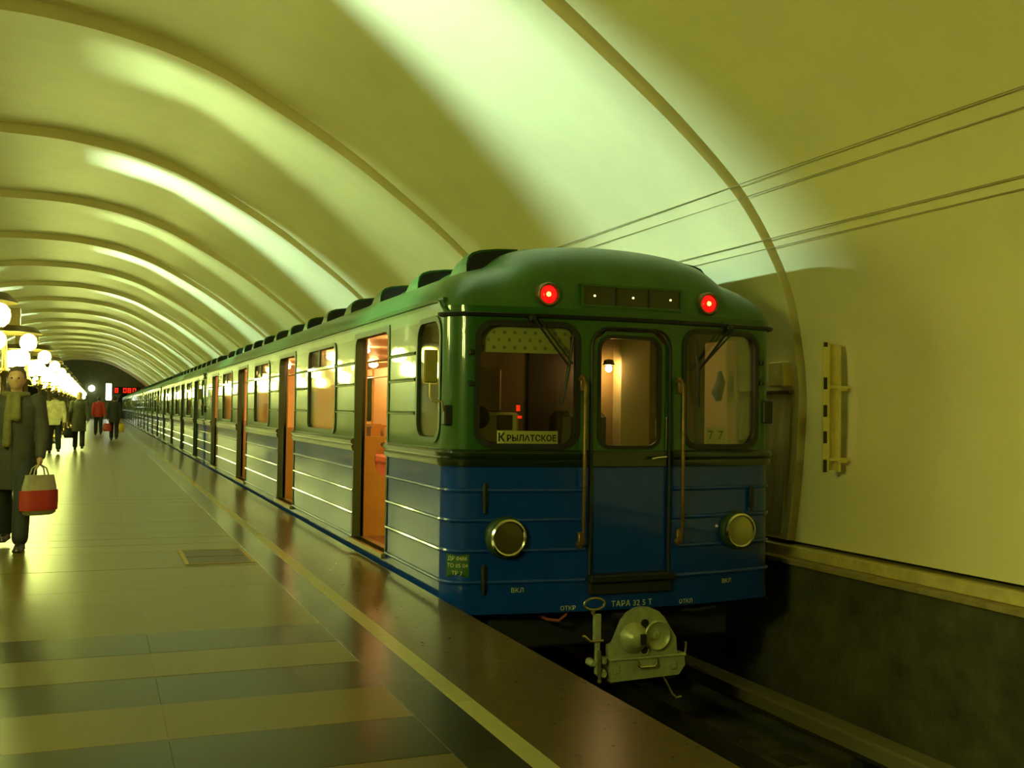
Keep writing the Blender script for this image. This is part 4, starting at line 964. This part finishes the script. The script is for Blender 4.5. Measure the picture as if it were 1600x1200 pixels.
def person(x, y, height, face, label, coat_col, coat_len, trouser_col, hair_col, stride=.25, vox=.014, hairlong=False, arms=((.0, .1), (.0, -.1)), scarf=None, cat='person', skirt=False, bareleg=False, hat=False):
    """face: heading angle; local +y forward. arms: (forward swing, bend) left/right"""
    k = height/1.72
    root = tag(empty('person', (x, y, 0), face), label, cat)
    fl, fr_ = stride, -stride*.8
    hip = .90
    legs = {}
    for s, f in ((-1, fl), (1, fr_)):
        h_ = Vector((s*.095, 0, hip)); a_ = Vector((s*.10, f, .085 if f > 0 else .13)); kn = (h_+a_)/2+Vector((0, .05 if f > 0 else .07, 0)); legs[s] = (h_, kn, a_)
    sh = {s: Vector((s*.19, -.01, 1.42)) for s in (-1, 1)}
    arm = {}
    for s, (sw, bend) in zip((-1, 1), arms):
        el = sh[s]+Vector((s*.055, sw*.25-.03, -.29)); wr = el+Vector((s*.0, sw*.25+bend, -.25+abs(bend)*.25)); arm[s] = (sh[s], el, wr)
    bm = bmesh.new()
    loft(bm, [(0, 0, .84, .15, .10), (0, 0, .95, .165, .115), (0, 0, 1.08, .14, .10), (0, .01, 1.22, .155, .11), (0, 0, 1.36, .175, .11), (0, -.01, 1.45, .12, .075)])
    blob(bm, [(0, -.01, 1.42), (0, .0, 1.50), (0, .012, 1.56)], [.06, .052, .055])
    ball(bm, (0, .015, 1.625), .095, 3, (.80, .98, 1.14)); ball(bm, (0, .045, 1.565), .06, 2, (.85, .9, .8))
    ball(bm, (0, .112, 1.612), .015, 2, (.8, 1.1, 1.5)); ball(bm, (0, .10, 1.652), .03, 2, (1.5, .5, .5)); ball(bm, (0, .098, 1.573), .018, 2, (1.3, .6, .5))
    for s in (-1, 1): ball(bm, (s*.078, .005, 1.615), .022, 2, (.4, .8, 1.3)); ball(bm, (s*.03, .098, 1.632), .012, 2)
    for s in (-1, 1):
        blob(bm, list(legs[s]), [.085, .058, .042]); blob(bm, list(arm[s]), [.052, .042, .030])
        w_ = arm[s][2]; d = (w_-arm[s][1]).normalized(); f_ = Vector((0, 1, 0)); 
        palm = w_+d*.07; blob(bm, [w_, w_+d*.04, palm], [.028, .032, .030])
        for j in range(4):
            o_ = f_*(.030-.02*j); ln = (.075, .085, .08, .062)[j]; b0 = palm+o_+d*.01
            blob(bm, [b0, b0+d*ln*.5+Vector((-s*.008, 0, 0)), b0+d*ln*.9+Vector((-s*.03, 0, 0))], [.0105, .0095, .008], 8)
        t0 = w_+d*.03+f_*.03; blob(bm, [t0, t0+d*.035+f_*.018, t0+d*.065+f_*.015], [.012, .011, .009], 8)
        an = legs[s][2]; blob(bm, [an+Vector((0, -.03, -.045)), an+Vector((0, .08, -.055)), an+Vector((0, .17, -.06 if True else 0))], [.04, .036, .026])
    for v in bm.verts: v.co *= k
    body = finish('body', remeshed(bm, vox), 'skin', root, 'all')
    # eyes, hair
    bm = bmesh.new()
    for s in (-1, 1): ball(bm, (s*.030*k, .104*k, 1.632*k), .010*k, 2)
    finish('eyes', bm, 'ink', root, True)
    hm = mat('hair', hair_col, .6, var=.2, vscale=40)
    bm = bmesh.new()
    ball(bm, (0, -.008, 1.648), .100, 3, (.86, 1.0, 1.06))
    for v in list(bm.verts):
        if v.co.y > .045 and v.co.z < 1.685: v.co.y = .045-.25*(v.co.y-.045)
        if v.co.z < 1.56 and not hairlong: v.co.z = 1.56+.2*(v.co.z-1.56)
    if hairlong: ball(bm, (0, -.055, 1.545), .085, 2, (.95, .6, 1.2))
    for v in bm.verts: v.co *= k
    finish('hair', bm, hm, root, 'all')
    # clothing
    cm = mat('coat_cloth', coat_col, .8, var=.25, vscale=9, bump=.3, bscale=40); tm = mat('trouser_cloth', trouser_col, .8, var=.2, vscale=9)
    bm = bmesh.new(); zl = coat_len
    rows = [(0, 0, zl, .205 if zl < .8 else .185, .165 if zl < .8 else .14), (0, 0, zl+.03, .205 if zl < .8 else .19, .165 if zl < .8 else .142)]
    if zl < .8: rows.append((0, 0, .9, .20, .152))
    rows += [(0, 0, 1.05, .185, .135), (0, .01, 1.22, .195, .145), (0, 0, 1.36, .205, .14), (0, -.01, 1.44, .165, .105), (0, -.01, 1.49, .085, .08)]
    loft(bm, rows, 24)
    for s in (-1, 1):
        e = arm[s]; blob(bm, [e[0]+Vector((0, 0, .0)), e[1], e[2]+(e[2]-e[1])*.02], [.075, .064, .050])
    # collar and lapel edge
    ring = [(.088*math.cos(2*PI*i/16), -.008+.085*math.sin(2*PI*i/16), 1.49+.015*math.sin(2*PI*i/16+PI)) for i in range(17)]
    blob(bm, ring, .022, 8); blob(bm, [(.02, .145, 1.34), (.02, .155, 1.15), (.015, .16, max(zl+.04, .6))], .012, 6)
    for v in bm.verts: v.co *= k
    finish('coat', remeshed(bm, vox), cm, root, 'all')
    bm = bmesh.new()
    if skirt:
        loft(bm, [(0, 0, .52, .19, .15), (0, 0, .56, .19, .15), (0, 0, .85, .175, .13), (0, 0, 1.0, .15, .11)], 20)
    else:
        loft(bm, [(0, 0, .84, .165, .115), (0, 0, .92, .175, .125), (0, 0, 1.02, .16, .115)], 20)
    for s in (-1, 1):
        a, b, c = legs[s]
        if bareleg: blob(bm, [a, b], [.10, .08])
        else: blob(bm, [a, b, c+Vector((0, -.0, .03))], [.105, .082, .075])
    for v in bm.verts: v.co *= k
    finish('trousers' if not skirt else 'skirt', remeshed(bm, vox), tm, root, 'all')
    for s in (-1, 1):
        an = legs[s][2]; bm = bmesh.new()
        lift = an.z-.085
        blob(bm, [an+Vector((0, -.045, -.035)), an+Vector((0, .06, -.045)), an+Vector((0, .16, -.05))], [.046, .044, .034], 10)
        bx(bm, an.x-.042, an.x+.042, an.y-.09, an.y+.19, lift+.0, lift+.03, .006)
        for v in bm.verts: v.co *= k
        finish('shoe', remeshed(bm, vox), 'rubber', root, 'all')
    if scarf:
        sm = mat('scarf_cloth', scarf, .85, var=.3, vscale=14)
        bm = bmesh.new(); ring = [(.098*math.cos(2*PI*i/16), -.0+.095*math.sin(2*PI*i/16), 1.475) for i in range(17)]
        blob(bm, ring, .032, 8); blob(bm, [(.04, .13, 1.45), (.045, .165, 1.3), (.05, .165, 1.0)], [.03, .038, .042], 8); blob(bm, [(-.03, .13, 1.45), (-.035, .17, 1.25)], [.03, .04], 8)
        for v in bm.verts: v.co *= k
        finish('scarf', remeshed(bm, vox), sm, root, 'all')
    R = Matrix.Rotation(face, 4, 'Z')
    hands = {s: R @ ((arm[s][2]+(arm[s][2]-arm[s][1]).normalized()*.09)*k)+Vector((x, y, 0)) for s in (-1, 1)}
    return root, hands
def bag(name, pos, w_, h_, d_, col, label, rz=0, band=None, drop=.12):
    b = tag(empty(name, (pos.x, pos.y, pos.z-drop-h_), rz), label, 'bag')
    m1 = mat('bag_material', col, .45, var=.2, vscale=8, bump=.3, bscale=12)
    bm = bmesh.new(); n = 20; rows = []
    for t, s in ((0, .80), (.05, .95), (.35, 1.05), (.7, .98), (.95, .85), (1.0, .82)):
        rows.append((0, 0, t*h_, w_/2*s, d_/2*(s if t < .7 else s*.55)))
    loft(bm, rows, n)
    for v in bm.verts:
        v.co.x += .006*math.sin(v.co.z*60+v.co.y*40)
    finish('bag_body', bm, m1, b, True)
    for s in (-1, 1):
        bm = bmesh.new(); tube(bm, [(-w_*.22, s*d_*.2, h_-.01), (-w_*.16, s*d_*.15, h_+drop*.6), (0, s*.006, h_+drop), (w_*.16, s*d_*.15, h_+drop*.6), (w_*.22, s*d_*.2, h_-.01)], .007, 6); finish('handle', bm, m1, b, True)
    if band:
        m2 = mat('bag_print', band, .5); bm = bmesh.new()
        loft(bm, [(0, 0, h_*.12, w_/2*1.06, d_/2*1.06), (0, 0, h_*.36, w_/2*1.085, d_/2*1.085), (0, 0, h_*.62, w_/2*1.065, d_/2*1.065)], n)
        finish('printed_band', bm, m2, b, True)
    return b
r1, h1 = person(-.70, 10.6, 1.63, PI-.08, 'man in a long dark coat and olive scarf walking towards the viewer', (.026, .024, .012), .56, (.010, .012, .010), (.05, .03, .015), .26, .011, arms=((.25, .06), (-.2, .04)), scarf=(.10, .085, .02))
bag('carrier_bag', h1[-1], .34, .36, .16, (.22, .20, .12), 'pale carrier bag with a red side hanging from the hand of the scarfed man', .6, (.30, .02, .012), .10)
r2, h2 = person(-1.10, 31.2, 1.66, .1, 'person in a cream jacket and dark trousers walking away beside the lamps', (.85, .75, .42), .80, (.015, .015, .02), (.05, .03, .015), .24, .018)
r3, h3 = person(-.52, 33.6, 1.70, .0, 'fair-haired woman in a long grey-green coat walking away on the platform', (.075, .075, .035), .55, (.02, .018, .014), (.50, .36, .14), .22, .018, hairlong=True)
bag('shoulder_bag', h3[-1], .36, .30, .14, (.012, .012, .010), 'black bag hanging from the hand of the woman in the grey-green coat', .2, None, .16)
r4, h4 = person(.02, 50.8, 1.72, .05, 'person in a red jacket and dark trousers far down the platform', (.42, .03, .015), .82, (.015, .014, .012), (.04, .025, .012), .2, .02)
r5, h5 = person(.58, 43.2, 1.70, -.05, 'person in dark clothes carrying a bag in each hand nearest the train', (.022, .022, .016), .70, (.012, .012, .010), (.03, .02, .012), .24, .018, arms=((0, .03), (0, .03)))
bag('hand_bag', h5[-1], .32, .30, .14, (.38, .03, .015), 'red bag in the left hand of the dark-clothed person by the train', .2, None, .14)
bag('hand_bag', h5[1], .26, .34, .14, (.62, .42, .05), 'yellow bag in the right hand of the dark-clothed person by the train', .2, None, .14)
